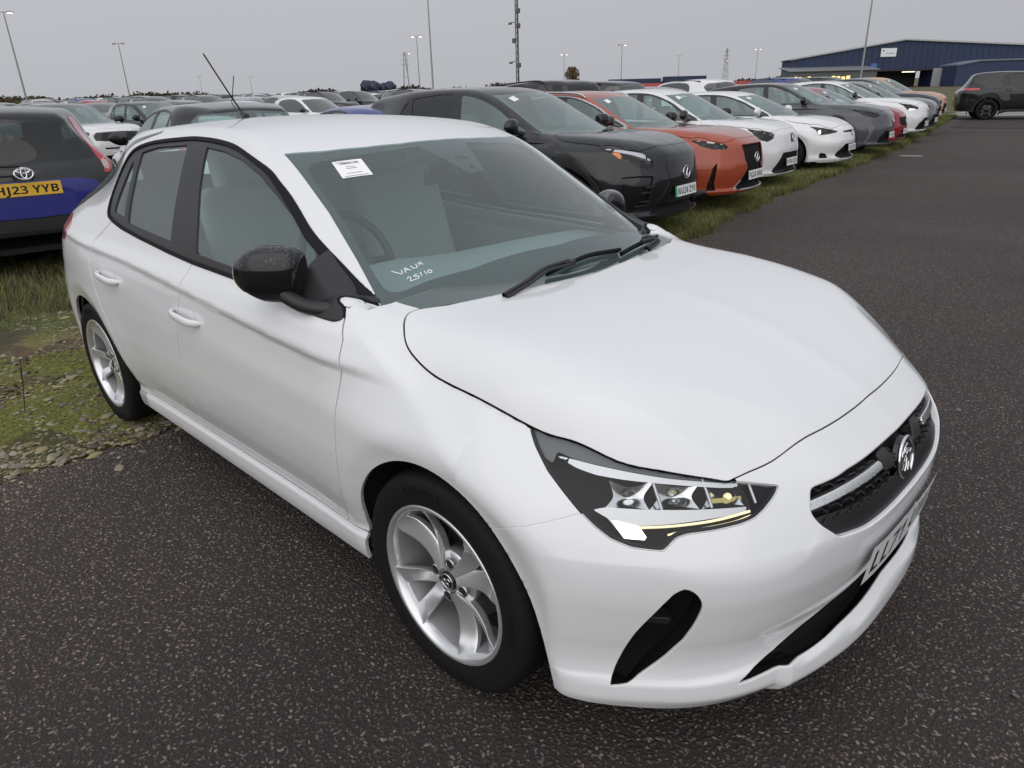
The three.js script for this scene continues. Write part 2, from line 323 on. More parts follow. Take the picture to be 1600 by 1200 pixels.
function bar(a, b, r, r2 = r, n = 8) { const A = new THREE.Vector3(...a), B = new THREE.Vector3(...b), g = new THREE.CylinderGeometry(r2, r, A.distanceTo(B), n); g.applyQuaternion(new THREE.Quaternion().setFromUnitVectors(new THREE.Vector3(0, 1, 0), B.clone().sub(A).normalize())); const m = A.add(B).multiplyScalar(.5); return g.translate(m.x, m.y, m.z); }
function canvasTex(w, h, draw) { const c = document.createElement('canvas'); c.width = w; c.height = h; const x = c.getContext('2d'); draw(x, w, h); const t = new THREE.CanvasTexture(c); t.colorSpace = THREE.SRGBColorSpace; t.anisotropy = 8; return t; }
const mirrorZ = m => { const f = a => a.map((v, i) => i % 3 === 2 ? -v : v), idx = []; for (let i = 0; i < m.idx.length; i += 3) idx.push(m.idx[i], m.idx[i + 2], m.idx[i + 1]); return { pos: f(m.pos), nor: f(m.nor), idx, uv: m.uv }; };
// point on a skin found along one axis
const onX = (G, y, z, a = .2, b = 1.1) => { for (let i = 0; i < 26; i++) { const m = (a + b) / 2; if (G(m, y, z) < 0) a = m; else b = m; } return (a + b) / 2; };
const onY = (G, x, z, a = .5, b = 1.7) => { for (let i = 0; i < 26; i++) { const m = (a + b) / 2; if (G(x, m, z) < 0) a = m; else b = m; } return (a + b) / 2; };
const onZ = (G, x, y, a = .2, b = 1.2) => { for (let i = 0; i < 26; i++) { const m = (a + b) / 2; if (G(x, y, m) < 0) a = m; else b = m; } return (a + b) / 2; };
// a grid patch: fn(u, v) -> point, normals from differences
function patch(fn, nu, nv, uvs) {
  const pos = [], nor = [], idx = [], uv = [], e = 1e-3;
  for (let j = 0; j <= nv; j++) for (let i = 0; i <= nu; i++) {
    const u = i / nu, v = j / nv, p = fn(u, v), u0 = Math.max(u - e, 0), u1 = Math.min(u + e, 1), v0 = Math.max(v - e, 0), v1 = Math.min(v + e, 1), a = fn(u0, v), b = fn(u1, v), c = fn(u, v0), d = fn(u, v1);
    const n = new THREE.Vector3(b[0] - a[0], b[1] - a[1], b[2] - a[2]).cross(new THREE.Vector3(d[0] - c[0], d[1] - c[1], d[2] - c[2])).normalize();
    pos.push(...p); nor.push(n.x, n.y, n.z); uv.push(u, v);
  }
  for (let j = 0; j < nv; j++) for (let i = 0; i < nu; i++) { const a = j * (nu + 1) + i, b = a + 1, c = a + nu + 1, d = c + 1; idx.push(a, b, d, a, d, c); }
  return { pos, nor, idx, uv: uvs ? uv : undefined };
}
const plateTex = (text, bg, green) => canvasTex(512, 110, (x, w, h) => {
  x.fillStyle = bg; x.fillRect(0, 0, w, h); if (green) { x.fillStyle = '#17a05a'; x.fillRect(0, 0, 42, h); }
  x.fillStyle = '#0c0c0e'; x.font = 'bold 92px sans-serif'; x.textBaseline = 'middle'; x.textAlign = 'center'; const g = green ? 36 : 0, m = x.measureText(text).width;
  x.save(); x.translate((w + g) / 2, h / 2 + 4); x.scale((w - g - 36) / m, 1); x.fillText(text, 0, 0); x.restore();
});
// door mirror housing: rounded pod, domed forward, flat behind, lower at its outer end
const podR = new THREE.Matrix4().makeRotationY(.16).multiply(new THREE.Matrix4().makeRotationX(-.06));
const podFold = new THREE.Matrix4().makeRotationY(-1.0).multiply(new THREE.Matrix4().makeRotationX(-.04));
function podAt(u, v, mc, sd, s, M4 = podR) {
  const a = u * Math.PI * 2, b = (v - .5) * Math.PI, sp = (c, e) => Math.sign(c) * Math.pow(Math.abs(c), e);
  let z = sp(Math.sin(b), .75) * .102, cr = Math.pow(Math.cos(b), z > 0 ? .95 : .28), y = sp(Math.sin(a), .75) * cr * .080, x = sp(Math.cos(a), .85) * cr * .062;
  y *= 1 - .30 * Math.max(0, z / .102) * (y < 0 ? 1.2 : .7); if (y < 0) y *= .92 - .12 * (z / .102); if (x < 0) x *= .55; x -= .018 * Math.pow(z / .096, 2); y += .004 * (1 - z / .1);
  const p = new THREE.Vector3(x, y, z).multiplyScalar(s).applyMatrix4(M4); return [mc[0] + p.x, mc[1] + p.y, (mc[2] + p.z) * sd];
}
// ---------- the white hatchback ----------
const hero = thing('white_hatchback', 'white five-door hatchback in the foreground with its headlamps lit', 'car');
{
  const G = H.G, sk = skin(G, { x0: -2.5, x1: 0, dx: .0085, fan: 140, rear: 34, de: .6 });
  const az = Math.abs;
  // outlines, metres: side views (x, y), plans (z, x), fronts (z, y), and the corner view (s = (x - z) / sqrt 2, y)
  const dloP = curve([[-2.247, 1.062], [-2.272, 1.12], [-2.265, 1.20], [-2.222, 1.265], [-2.144, 1.318], [-1.985, 1.350], [-1.709, 1.368], [-1.573, 1.370], [-1.398, 1.362], [-1.238, 1.342], [-1.035, 1.292], [-.93, 1.244], [-.828, 1.184], [-.716, 1.115], [-.585, 1.043], [-.468, .979], [-.428, .963], [-.405, .937]], 5).concat([[-.60, .945], [-1.007, .957], [-1.333, .964], [-1.531, .974], [-1.85, .996], [-2.04, 1.013], [-2.15, 1.03], [-2.22, 1.045]]);
  const dlo = outline(dloP), zg = y => .665 - (y - .95) * .36;
  const isDlo = (x, y, z) => Math.min(dlo(x, y), az(z) - zg(y));
  const fG = outline(rounded([[-1.498, 1.342], [-1.340, 1.331], [-1.192, 1.309], [-1.034, 1.268], [-.920, 1.220], [-.811, 1.163], [-.687, 1.090], [-.640, 1.055], [-.640, .985], [-1.02, .986], [-1.322, .996], [-1.372, 1.090], [-1.441, 1.215]], .012));
  const rG = outline(rounded([[-2.062, 1.308], [-1.926, 1.331], [-1.652, 1.346], [-1.632, 1.292], [-1.602, 1.167], [-1.575, 1.080], [-1.551, 1.014], [-1.811, 1.028], [-2.000, 1.040], [-2.028, 1.115], [-2.052, 1.224]], .014));
  const qG = outline(rounded([[-2.118, 1.283], [-2.150, 1.212], [-2.176, 1.12], [-2.178, 1.07], [-2.04, 1.054], [-2.066, 1.13], [-2.085, 1.224]], .012));
  const sym = p => p.concat(p.slice().reverse().filter(q => q[0] > 1e-6).map(q => [-q[0], q[1]]));
  const wsO = outline(sym([[0, -.900], [.17, -.908], [.30, -.934], [.436, -.982], [.547, -1.046], [.568, -.88], [.586, -.747], [.624, -.564], [.661, -.412], [.645, -.335], [.628, -.27], [.5, -.225], [.29, -.19], [0, -.155]]));
  const wsI = outline(sym(rounded([[0, -.868], [.256, -.888], [.40, -.922], [.528, -.962, .05], [.546, -.85], [.566, -.693], [.606, -.524], [.626, -.42, .09], [.50, -.395], [.358, -.358], [0, -.325]], .01).filter(p => p[0] > -.001).map(p => [Math.max(p[0], 0), p[1]])));
  const isWs = (x, y, z) => y > .86 && y < 1.36 ? wsO(z, x) : -1;
  const hoodO = outline(sym(curve([[-.223, .690], [0, .698], [.223, .690], [.407, .660], [.500, .628], [.540, .610]], 5).filter(p => p[0] > -1e-6).concat(curve([[.547, .606], [.622, .52], [.687, .426], [.722, .31], [.738, .219], [.750, .066], [.757, -.06], [.754, -.14], [.742, -.20], [.712, -.245], [.684, -.272], [.660, -.282], [.635, -.279]], 5), curve([[.56, -.243], [.43, -.222], [.293, -.203], [.14, -.180], [0, -.172], [-.1, -.178]], 5).filter(p => p[0] > -1e-6))));
  const isHood = (x, y, z) => y > .62 ? hoodO(z, x) : -1;
  const sOf = (x, z) => (x - az(z)) * .70711;
  const hlO = outline(rounded([[-.367, .800], [-.355, .768], [-.332, .734], [-.301, .705], [-.271, .677], [-.241, .652], [-.210, .632], [-.168, .618], [-.104, .612], [-.076, .634], [-.052, .640], [.003, .643], [.061, .649], [.093, .656], [.118, .669], [.146, .689], [.158, .703], [.104, .713], [.052, .722], [.035, .76], [-.078, .785], [-.185, .80], [-.292, .815], [-.37, .835]], .004));
  const isHl = (x, y, z) => x > .1 && y < .83 && y > .58 ? Math.min(hlO(sOf(x, z), y), -hoodO(z, x) - .0010) : -1;
  const grO = outline(sym(rounded([[-.14, .704], [.137, .704], [.291, .703], [.404, .691], [.430, .645], [.420, .618], [.375, .577], [.27, .562], [-.27, .562]], .014).filter(p => p[0] >= 0)));
  const isGr = (x, y, z) => x > .55 ? grO(z, y) : -1;
  const fogO = outline(rounded([[-.207, .254, .004], ...curve([[-.196, .29], [-.182, .335], [-.155, .41], [-.105, .495]], 4), ...curve([[-.085, .523], [-.062, .537], [-.038, .526], [-.022, .50], [-.022, .47], [-.034, .425]], 4), ...curve([[-.05, .385], [-.088, .328], [-.13, .288], [-.155, .270], [-.182, .259]], 4)], .001));
  const isFog = (x, y, z) => x > .3 && az(z) > .45 ? fogO(sOf(x, z), y) : -1;
  const inO = outline(sym([[0, .388], [.19, .380], [.30, .362], [.40, .33], [.47, .30], [.607, .247], [.55, .251], [.43, .272], [.28, .280], [0, .287]]));
  const isIn = (x, y, z) => x > .5 ? inO(z, y) : -1;
  const archF = outline([[-.385, .05], [-.377, .25], [-.366, .33]].concat(curve([[-.366, .33], [-.337, .437], [-.286, .522], [-.220, .586], [-.138, .632], [-.05, .655], [.04, .654], [.131, .628], [.205, .582], [.268, .513], [.315, .435], [.342, .35], [.362, .262]], 4), [[.37, .22], [.375, .05]]));
  const archR = outline([[-2.93, .05], [-2.90, .31]].concat(Array.from({ length: 21 }, (_, i) => { const a = Math.PI - i / 20 * Math.PI; return [-2.538 + .362 * Math.cos(a) * (a > 1.57 ? 1 : 1.06), .31 + .350 * Math.sin(a)]; }), [[-2.135, .31], [-2.09, .05]]));
  const isArch = (x, y, z) => az(z) > .45 ? Math.max(archF(x, y), archR(x, y)) : -1;
  const ybot = pch([-3.3, .26], [-2.9, .23], [-2.2, .215], [-.37, .192], [.36, .205], [.42, .20], [.55, .185], [.7, .178]);
  const low = (x, y, z) => Math.min(y - (x > .5 ? ybot(x) - .014 * sstep(.49, .475, az(z)) : ybot(x)), 1);
  const doorF = line([[-.70, 1.106], [-.585, 1.045], [-.468, .981], [-.426, .965], [-.403, .939], [-.372, .895], [-.361, .821], [-.375, .705], [-.395, .532], [-.415, .44], [-.470, .285], [-.52, .15]]);
  const doorM = line([[-1.30, 1.1], [-1.333, .965], [-1.385, .80], [-1.44, .60], [-1.452, .47], [-1.462, .36], [-1.475, .15]]);
  const doorR = line([[-2.10, 1.2], [-2.17, 1.03], [-2.30, .945], [-2.315, .86], [-2.27, .76], [-2.20, .66], [-2.135, .55], [-2.085, .44], [-2.04, .34], [-2.01, .15]]);
  const bz = line([[-.3, .44], [.19, .571], [.284, .622], [.404, .672], [.6, .73]]);       // bumper / wing seam
  const sill = y => .289 - y;
  const pilY = pch([-.9, 1.04], [-.62, 1.01], [-.468, .979], [-.412, .962], [-.3, .95]), pil = (x, y) => Math.min(y - pilY(x), -.409 - x);           // wing / windscreen pillar seam
  const rearG = outline(sym([[0, 1.30], [.50, 1.27], [.56, 1.22], [.66, 1.02], [0, 1.0]]));
  const lampR = outline(rounded([[-3.4, .86], [-3.4, 1.0], [-2.86, 1.00], [-2.74, .955], [-2.80, .89]], .03));
  const isLampR = (x, y, z) => az(z) > .3 ? lampR(x, y) : -1;
  const cBlk = line([[-2.9, 1.02], [-2.45, 1.235], [-2.18, 1.335], [-2.0, 1.375]]), cB2 = line([[-2.9, 1.10], [-2.45, 1.275], [-2.2, 1.352], [-2.0, 1.385]]);
  const g = .0030;                                                              // half a shut line
  const body = cut(cut(sk, low), (x, y, z) => -isArch(x, y, z));
  const up = cut(body, (x, y, z) => y - .55), ws = cut(up, isWs), noWs = (x, y, z, nx, ny) => -isWs(x, y, z, nx, ny);
  // hood
  const hood = cut(body, (x, y, z, nx, ny) => isHood(x, y, z) - .0038 * clamp(ny, .45, 1)); part('bonnet', solid(hood, .016), M.white, hero);
  const shell0 = cut(cut(cut(body, (x, y, z, nx, ny) => -isHood(x, y, z) - .0038 * clamp(ny, .45, 1)), noWs), (x, y, z) => -isDlo(x, y, z));
  const front = cut(shell0, (x, y, z) => -isHl(x, y, z) - .0012), isBump = (x, y, z) => x < .1 ? -1 : Math.max(-bz(x, y) , x - .42) ;
  // front bumper, wings
  let bump = cut(front, (x, y, z) => isBump(x, y, z) - (x < .45 ? g * .6 : 0));
  for (const f of [isGr, isFog, isIn]) bump = cut(bump, (x, y, z) => -f(x, y, z));
  const fb = part('front_bumper', (() => { const mouth = (x, y, z) => Math.max(isFog(x, y, z), isIn(x, y, z)) > -.006; return join(bump, skirt(bump, .006, .002, mouth), skirt(bump, .022, .004, (x, y, z) => !mouth(x, y, z))); })(), M.white, hero);
  const sideOnly = (x, y, z) => Math.min(az(z) - .4, 1);
  const wing = cut(cut(cut(cut(front, sideOnly), (x, y, z) => -isBump(x, y, z) - g * .6), (x, y, z) => -doorF(x, y) * -1 * 1 - g), (x, y, z) => Math.min(-pil(x, y) - .0012, x < -.1 ? -sill(y) - g : 1));
  const dTop = pch([-2.4, .90], [-2.30, .95], [-2.2, 1.06], [-1.5, 1.0], [-.62, .985], [-.48, .974], [-.40, .955], [-.3, .93]);
  const doorRegion = cut(cut(shell0, sideOnly), (x, y, z) => Math.min(-sill(y) - g, dTop(x) - g - y));
  const sides = [['right', 1], ['left', -1]];
  for (const [, sd] of sides) {
    const one = m => cut(m, (x, y, z) => z * sd - .3);
    part('front_wing', solid(one(wing)), M.white, hero);
    const w0 = one(doorRegion);
    const fd = cut(cut(w0, (x, y) => -doorF(x, y) - g), (x, y) => doorM(x, y) - g), rd = cut(cut(w0, (x, y) => -doorM(x, y) - g), (x, y) => doorR(x, y) - g);
    const f1 = part('front_door', solid(fd), M.white, hero), r1 = part('rear_door', solid(rd), M.white, hero);
    const win = one(cut(up, isDlo));
    const trim = (f, ...gs) => offset(cut(win, (x, y, z) => Math.min(f(x, y), ...gs.map(q => -q(x, y)))), -.002);
    const mid = line([[-1.30, .9], [-1.322, .98], [-1.372, 1.085], [-1.441, 1.21], [-1.51, 1.40]]), mid2 = (x, y) => mid(x, y);
    part('window_trim', solid(trim((x, y) => -mid2(x, y) - .002, fG), .01, .003), M.trim, f1);
    part('window_trim', solid(trim((x, y) => mid2(x, y) - .002, rG, qG), .01, .003), M.trim, r1);
    part('window_pane', offset(cut(win, (x, y) => fG(x, y) + .006), -.008), M.glass, f1);
    part('window_pane', offset(cut(win, (x, y) => rG(x, y) + .006), -.008), M.glass, r1);
    part('quarter_pane', offset(cut(win, (x, y) => qG(x, y) + .006), -.008), M.glass, r1);
    // raised rubber line round the opening
    const rim = offset(cut(win, (x, y) => Math.min(.010 - dlo(x, y), .6)), .0035); part('window_seal', solid(rim, .008, .002), M.rubber, f1);
    // handles: cup and grip
    for (const [cx, cy, par] of [[-1.312, .789, f1], [-2.065, .821, r1]]) {
      const zs = onZ(G, cx, cy), hg = patch((u, v) => {
        const t = (u - .5) * 2, a = v * Math.PI * 2, x = cx + t * .112, w = .0155 * (1 - .25 * t * t) * (1 - sstep(.86, 1, az(t)) * .7), bow = .034 * (1 - t * t * t * t) , th = .0095 * (1 - sstep(.9, 1, az(t)) * .6);
        return [x, cy - .006 * t + Math.sin(a) * w, (onZ(G, x, cy) + bow + Math.cos(a) * th - .004) * sd];
      }, 28, 14);
      part('door_handle', sd > 0 ? hg : flip(hg), M.white, par);
      const cup = cut(cut(w0, (x, y) => 1 - Math.hypot((x - cx - .01) / .058, (y - cy - .004) / .036)), (x, y) => 1);
      part('handle_cup', offset(cup, (x, y) => .0012 - .022 * Math.pow(Math.max(0, 1 - Math.hypot((x - cx - .01) / .058, (y - cy - .004) / .036)), .6)), M.white, par);
    }
    // sill
    part('sill', solid(cut(one(cut(shell0, sideOnly)), (x, y) => Math.min(sill(y) - g, x + 2.2, -.2 - x)), .012), M.white, hero);
    // mirror: shell, lower trim, stalk, sail
    const mc = sd > 0 ? [-.698, 1.022, .842] : [-.735, 1.004, .832], pod = (u, v) => podAt(u, v, mc, sd, 1.06, podFold);   // folded in
    const shell = patch(pod, 48, 32), mir = part('door_mirror', cut(shell, (x, y) => y - (mc[1] - .036)), M.black, f1);
    part('mirror_base', offset(cut(shell, (x, y) => (mc[1] - .037) - y), -.0025), M.trim, mir);
    part('mirror_glass', box(.004, .10, .13, mc[0] - .012, mc[1] + .004, (mc[2] - .036) * sd, .001, 0, -1.2 * sd), M.chrome, mir);
    const zb = onZ(G, -.50, .955);
    part('mirror_stalk', merge([new THREE.TubeGeometry(new THREE.CatmullRomCurve3([[-.45, .945, zb - .04], [-.50, .948, zb + .005], [-.56, .955, zb + .03], [-.625, .975, zb + .045]].map(p => new THREE.Vector3(p[0], p[1], p[2] * sd))), 16, .0215, 12).scale(1, 1, 1)]), M.trim, mir);
    const sailO = outline([[-.640, 1.072], [-.585, 1.038], [-.468, .972], [-.428, .957], [-.407, .938], [-.43, .931], [-.52, .934], [-.62, .940], [-.640, .95]]);
    part('mirror_sail', solid(offset(cut(cut(one(body), (x, y) => y - .85), (x, y) => sailO(x, y)), .006), .012, .004), M.trim, f1);
    // rear lamp
    part('tail_lamp', solid(one(cut(body, isLampR)), .01), M.red, hero);
  }
  // everything else of the painted shell: roof, pillars, rear quarters, tail
  let rest = cut(shell0, (x, y, z) => { const m = doorM(x, y); const inDoors = Math.min(-doorF(x, y), doorR(x, y), az(z) - .4, dTop(x) - y); return Math.max(-Math.min(inDoors, -sill(y) + g) - g, -1); });
  rest = cut(rest, (x, y, z) => Math.max(-doorF(x, y) - 0, pil(x, y) - .0012, .38 - az(z), -.9 - x));
  rest = cut(rest, (x, y, z) => Math.min(-.36 - x, 1, Math.max(y - .3, -2.05 - x, sill(y) < 0 ? 1 : -1)));
  rest = cut(rest, (x, y, z) => -isLampR(x, y, z) - g);
  rest = cut(rest, (x, y, z) => x < -2.6 && y > .95 ? -Math.min(rearG(z, y), .5) : 1);
  const isC = (x, y, z) => az(z) > .4 ? Math.min(-cBlk(x, y) * -1, -cB2(x, y), -1.98 - x) : -1;
  const bs = part('body_shell', solid(cut(rest, (x, y, z) => -isC(x, y, z)), .012), M.white, hero);
  for (const sd of [1, -1]) part('pillar_trim', offset(cut(rest, (x, y, z) => z * sd > 0 ? isC(x, y, z) : -1), .001), M.black, bs);
  part('rear_window', offset(cut(up, (x, y, z) => x < -2.6 && y > .95 ? rearG(z, y) : -1), -.003), M.glass, hero);
  // windscreen: glass over a black printed border
  const wsP = part('windscreen', ws, M.glass, hero);
  const sensor = outline(rounded([[-.115, -.88], [.115, -.88], [.040, -.70], [-.040, -.70]], .015));
  const hole1 = outline([[.012, -.80], [-.035, -.775], [.045, -.765]]), hole2 = (z, x) => .011 - Math.hypot(z + .002, x + .725);
  const under = offset(ws, -.005);
  part('black_border', cut(under, (x, y, z) => Math.max(-wsI(z, x), Math.min(sensor(z, x), -hole1(z, x), -hole2(z, x)))), M.frit, wsP);
  part('camera_housing', offset(cut(ws, (x, y, z) => Math.max(hole1(z, x), hole2(z, x)) + .006), -.02), M.satin, wsP);
  // label and pen marks on the glass
  const onW = (x, z, d = .0015) => { const y = onY(G, x, z), n = gradN(G, x, y, z); return [x + n[0] * d, y + n[1] * d, z + n[2] * d]; };
  const stT = canvasTex(256, 200, (c, w, h) => { c.fillStyle = '#f4f4f4'; c.fillRect(0, 0, w, h); const r = rng(5); c.fillStyle = '#222'; for (let x = 48; x < 210;) { const b = 1 + Math.floor(r() * 5); c.fillRect(x, 22, b, 26); x += b + 1 + Math.floor(r() * 5); } c.font = '13px sans-serif'; for (const [y, a, b] of [[18, 20, 90], [75, 90, 160], [95, 80, 170], [150, 60, 190], [182, 30, 225]]) for (let x = a; x < b; x += 9) c.fillRect(x, y, 5 + r() * 3, 7); });
  const st = patch((u, v) => onW(lerp(lerp(-.832, -.912, v), lerp(-.797, -.880, v), u), lerp(lerp(.468, .452, v), lerp(.374, .358, v), u)), 6, 6, true);
  part('paper_label', st, new THREE.MeshStandardMaterial({ map: stT, roughness: .6, side: THREE.DoubleSide }), wsP);
  const pen = [], pb = (u, v) => onW(-.432 - v * .0 - .100 * v + u * .05, .575 - u * .235 + v * .0, .002);
  const stroke = (...q) => pen.push(tube(q.map(p => pb(...p)), .0019, q.length * 5, 5));
  stroke([.02, .42], [.10, .22], [.13, .34]); stroke([.15, .2], [.18, .36], [.22, .22]); stroke([.16, .27], [.21, .28]); stroke([.26, .36], [.27, .25], [.32, .25], [.33, .36]); stroke([.36, .37], [.41, .27]); stroke([.41, .38], [.35, .27]);
  stroke([.10, .0], [.14, .05], [.15, -.01], [.12, -.09], [.19, -.10]); stroke([.25, .04], [.20, .03], [.21, -.02], [.25, -.04], [.22, -.10], [.18, -.09]); stroke([.30, .06], [.28, -.08]); stroke([.35, .05], [.35, -.08]); stroke([.40, .03], [.43, .0], [.42, -.07], [.39, -.06], [.385, -.01], [.40, .03]);
  part('pen_mark', merge(pen), std([.8, .82, .82], .7), wsP);
  // wipers
  const wp = pts => pts.map(([x, z, d]) => onW(x, z, d));
  for (const [a, b, hk] of [[[[-.225, .17, .016], [-.236, .06, .017], [-.246, -.06, .017], [-.252, -.20, .014], [-.256, -.245, .014]], [[-.185, .40, .006], [-.196, .29, .022], [-.216, .19, .036], [-.236, .07, .032]], .07], [[[-.222, -.215, .014], [-.250, -.33, .016], [-.275, -.45, .016], [-.292, -.545, .014]], [[-.215, -.36, .012], [-.228, -.44, .030], [-.258, -.42, .036], [-.262, -.40, .03]], -.40]]) {
    const w = part('wiper', merge([tube(wp(b), .0068, 24, 8), tube(wp(b.map(([x, z, d]) => [x + .012, z, d - .004])), .006, 24, 6)]), M.trim, hero); part('wiper_blade', merge([tube(wp(a), .0065, 30, 6), tube(wp(a.map(([x, z, d]) => [x, z, d - .008])), .004, 30, 5)]), M.rubber, w);
    const q = wp([[a[1][0] + .004, hk, .026]])[0]; part('wiper_clip', box(.022, .016, .05, ...q, .004), M.trim, w);
  }
  // grille: recess, honeycomb, bright bars, badge
  const gr = part('grille', offset(cut(sk, (x, y, z) => isGr(x, y, z) + .012), -.045), M.dark, fb);
  part('grille_surround', skirt(offset(cut(sk, (x, y, z) => isGr(x, y, z) - .001), -.004), .05, .003), M.trim, gr);
  const fp = (z, y, d) => { const x = onX(G, y, z), n = gradN(G, x, y, z); return [x + n[0] * d, y + n[1] * d, z + n[2] * d]; };
  part('grille_lower_panel', offset(cut(sk, (x, y, z) => Math.min(isGr(x, y, z) - .003, .612 + az(z) * .045 - y + .02 * sstep(.1, 0, az(z)))), (x, y, z) => -.010 - .012 * sstep(.57, .61, y)), M.trim, gr);
  const hx = .044, hy = .0215, bars = [];
  for (let r = 1; r < 7; r++) for (let c = -10; c <= 10; c++) {
    const z = (c + (r & 1) * .5) * hx, y = .590 + r * hy, q = [[z - hx / 2, y], [z - hx / 4, y + hy / 2], [z + hx / 4, y + hy / 2], [z + hx / 2, y]];
    if (grO(z, y) < .012 || Math.hypot(z / .07, (y - .63) / .06) < 1) continue;
    for (let k = 0; k < 3; k++) { const a = fp(...q[k], -.018), b = fp(...q[k + 1], -.018), a2 = fp(...q[k], -.036), b2 = fp(...q[k + 1], -.036); const t = .0026; bars.push({ pos: [a[0], a[1] + t, a[2], b[0], b[1] + t, b[2], b2[0], b2[1] + t, b2[2], a2[0], a2[1] + t, a2[2], a[0], a[1] - t, a[2], b[0], b[1] - t, b[2]], nor: [0, 1, 0, 0, 1, 0, 0, 1, 0, 0, 1, 0, 1, 0, 0, 1, 0, 0], idx: [0, 1, 2, 0, 2, 3, 0, 4, 5, 0, 5, 1] }); }
  }
  part('grille_mesh', join(...bars), M.trim, gr).userData.kind = 'stuff';
  for (const sd of [1, -1]) {
    const bo = outline(rounded([[.150, .664], [.160, .680], [.318, .6745], [.424, .662], [.428, .648], [.314, .660]], .004));
    part('bright_bar', solid(offset(cut(cut(sk, (x, y, z) => x > .5 && z * sd > 0 ? bo(z * sd, y) : -1), () => 1), -.006), .02, .003), std([.78, .79, .80], .22, .9), gr);
    const rg = outline(rounded([[.138, .652], [.145, .692], [.10, .694], [.07, .650]], .006));
    part('bar_mount', solid(offset(cut(sk, (x, y, z) => x > .5 && z * sd > 0 ? rg(z * sd, y) : -1), -.012), .02, .003), M.trim, gr);
  }
  { // round badge with a winged-beast emblem
    const bx = .797, by = .627, g0 = new THREE.CylinderGeometry(.052, .056, .016, 48).rotateZ(-Math.PI / 2), tilt = .18, at = q => q.rotateZ(tilt).translate(bx, by, 0);
    const bd = part('badge', at(g0), M.black, gr);
    part('badge_ring', at(new THREE.TorusGeometry(.0525, .0048, 12, 64).rotateY(Math.PI / 2).translate(.008, 0, 0)), M.chrome, bd);
    const em = [], s2 = (...q) => em.push(tube(q.map(p => [.0095, p[1], -p[0]]), .0032, 24, 6));
    s2([-.03, -.005], [-.012, .002], [.0, .012], [.012, .014], [.02, .006]); s2([-.012, .002], [-.022, .016], [-.014, .03], [.004, .036]); s2([-.004, .006], [-.012, .018], [-.002, .026]); s2([.0, .0], [-.006, -.018], [-.018, -.03]); s2([.012, .004], [.012, -.014], [.004, -.034]); s2([.02, .006], [.032, .012], [.036, -.002]); s2([-.026, -.006], [-.034, .012], [-.028, .026]);
    part('badge_emblem', at(merge(em)), M.chrome, bd);
  }
  // number plate
  const pl = patch((u, v) => { const z = .26 - .52 * u, y = .402 + .111 * v; return [onX(G, .50, z * .9) + .014 - .013 * (1 - v), y, z]; }, 24, 4, true);
  part('number_plate', pl, new THREE.MeshStandardMaterial({ map: plateTex('LL71 UWX', '#dfe2e3'), roughness: .35, side: THREE.DoubleSide }), fb, 'white front number plate with black letters');
  // lower intake and side pockets
  part('lower_intake', join(offset(cut(sk, (x, y, z) => isIn(x, y, z) + .008), -.055), skirt(offset(cut(sk, (x, y, z) => isIn(x, y, z)), -.012), .06, .002)), M.matte, fb);
  part('intake_bar', merge([.315, .345].map(y => tube(Array.from({ length: 15 }, (_, i) => fp((i / 14 - .5) * (y > .33 ? .62 : .80), y, -.03)), .006, 60, 6))), M.trim, fb);
  for (const sd of [1, -1]) {
    const f0 = cut(sk, (x, y, z) => z * sd > 0 ? isFog(x, y, z) : -1);
    const pk = part('side_pocket', join(offset(f0, (x, y, z) => -.05 - .03 * sstep(0, .04, isFog(x, y, z))), skirt(offset(f0, -.008), .055, .002)), M.matte, fb);
    const fin = outline([[-.155, .405], [-.150, .42], [-.075, .415], [-.08, .40]]); part('pocket_fin', solid(offset(cut(f0, (x, y, z) => fin(sOf(x, z), y)), -.035), .03, .002), M.trim, pk);
    // headlamp
    const hl = cut(sk, (x, y, z) => z * sd > 0 ? isHl(x, y, z) : -1);
    const sel = (o, d, m = hl) => offset(cut(m, (x, y, z) => o(sOf(x, z), y)), d);
    const big = cut(sk, (x, y, z) => z * sd > 0 ? isHl(x, y, z) + .006 : -1);
    const lamp = part('headlight', join(offset(big, (x, y, z) => -.016 - .05 * sstep(.002, .03, isHl(x, y, z))), skirt(offset(hl, .0002), .02, .0008)), M.matte, hero);
    const drlO = outline(rounded([[-.213, .668], [-.243, .682], [-.213, .687], [-.142, .684], [-.048, .681], [.083, .678], [.077, .669], [.025, .665], [-.086, .658], [-.153, .6555], [-.133, .631], [-.181, .634]], .003));
    const armO = outline([[-.155, .6545], [-.086, .6565], [.025, .6635], [.085, .672], [.087, .666], [.025, .659], [-.086, .652], [-.150, .650]]), footO = outline([[-.208, .667], [-.150, .6555], [-.132, .631], [-.182, .634]]);
    part('day_light', sel(drlO, -.006), M.satin, lamp);
    part('day_light_foot', sel(footO, -.0052), M.drl, lamp);
    const chO = outline(rounded([[-.315, .762], [-.27, .746], [-.231, .738], [-.173, .732], [-.08, .724], [.03, .713], [.10, .708], [.10, .713], [-.08, .733], [-.20, .750], [-.27, .759]], .002)); part('bright_strip', sel(chO, -.007), M.satin, lamp);
    const upO = outline([[-.375, .84], [-.345, .757], [-.322, .748], [-.31, .768], [-.27, .7605], [-.20, .7515], [-.08, .7345], [.10, .7135], [.06, .80]]); part('upper_panel', sel(upO, -.010), std([.10, .115, .125], .35), lamp);
    const bp = (s, y, d) => { // point behind the lens at corner coordinate s
      let a = .1, b = .8; for (let i = 0; i < 24; i++) { const x = (a + b) / 2, z = x - s / .70711; if (z < .2) { b = x; continue; } if (G(x, y, z) < 0) a = x; else b = x; }
      const x = (a + b) / 2, z = x - s / .70711, n = gradN(G, x, y, z); return [x + n[0] * d, y + n[1] * d, (z + n[2] * d) * sd];
    };
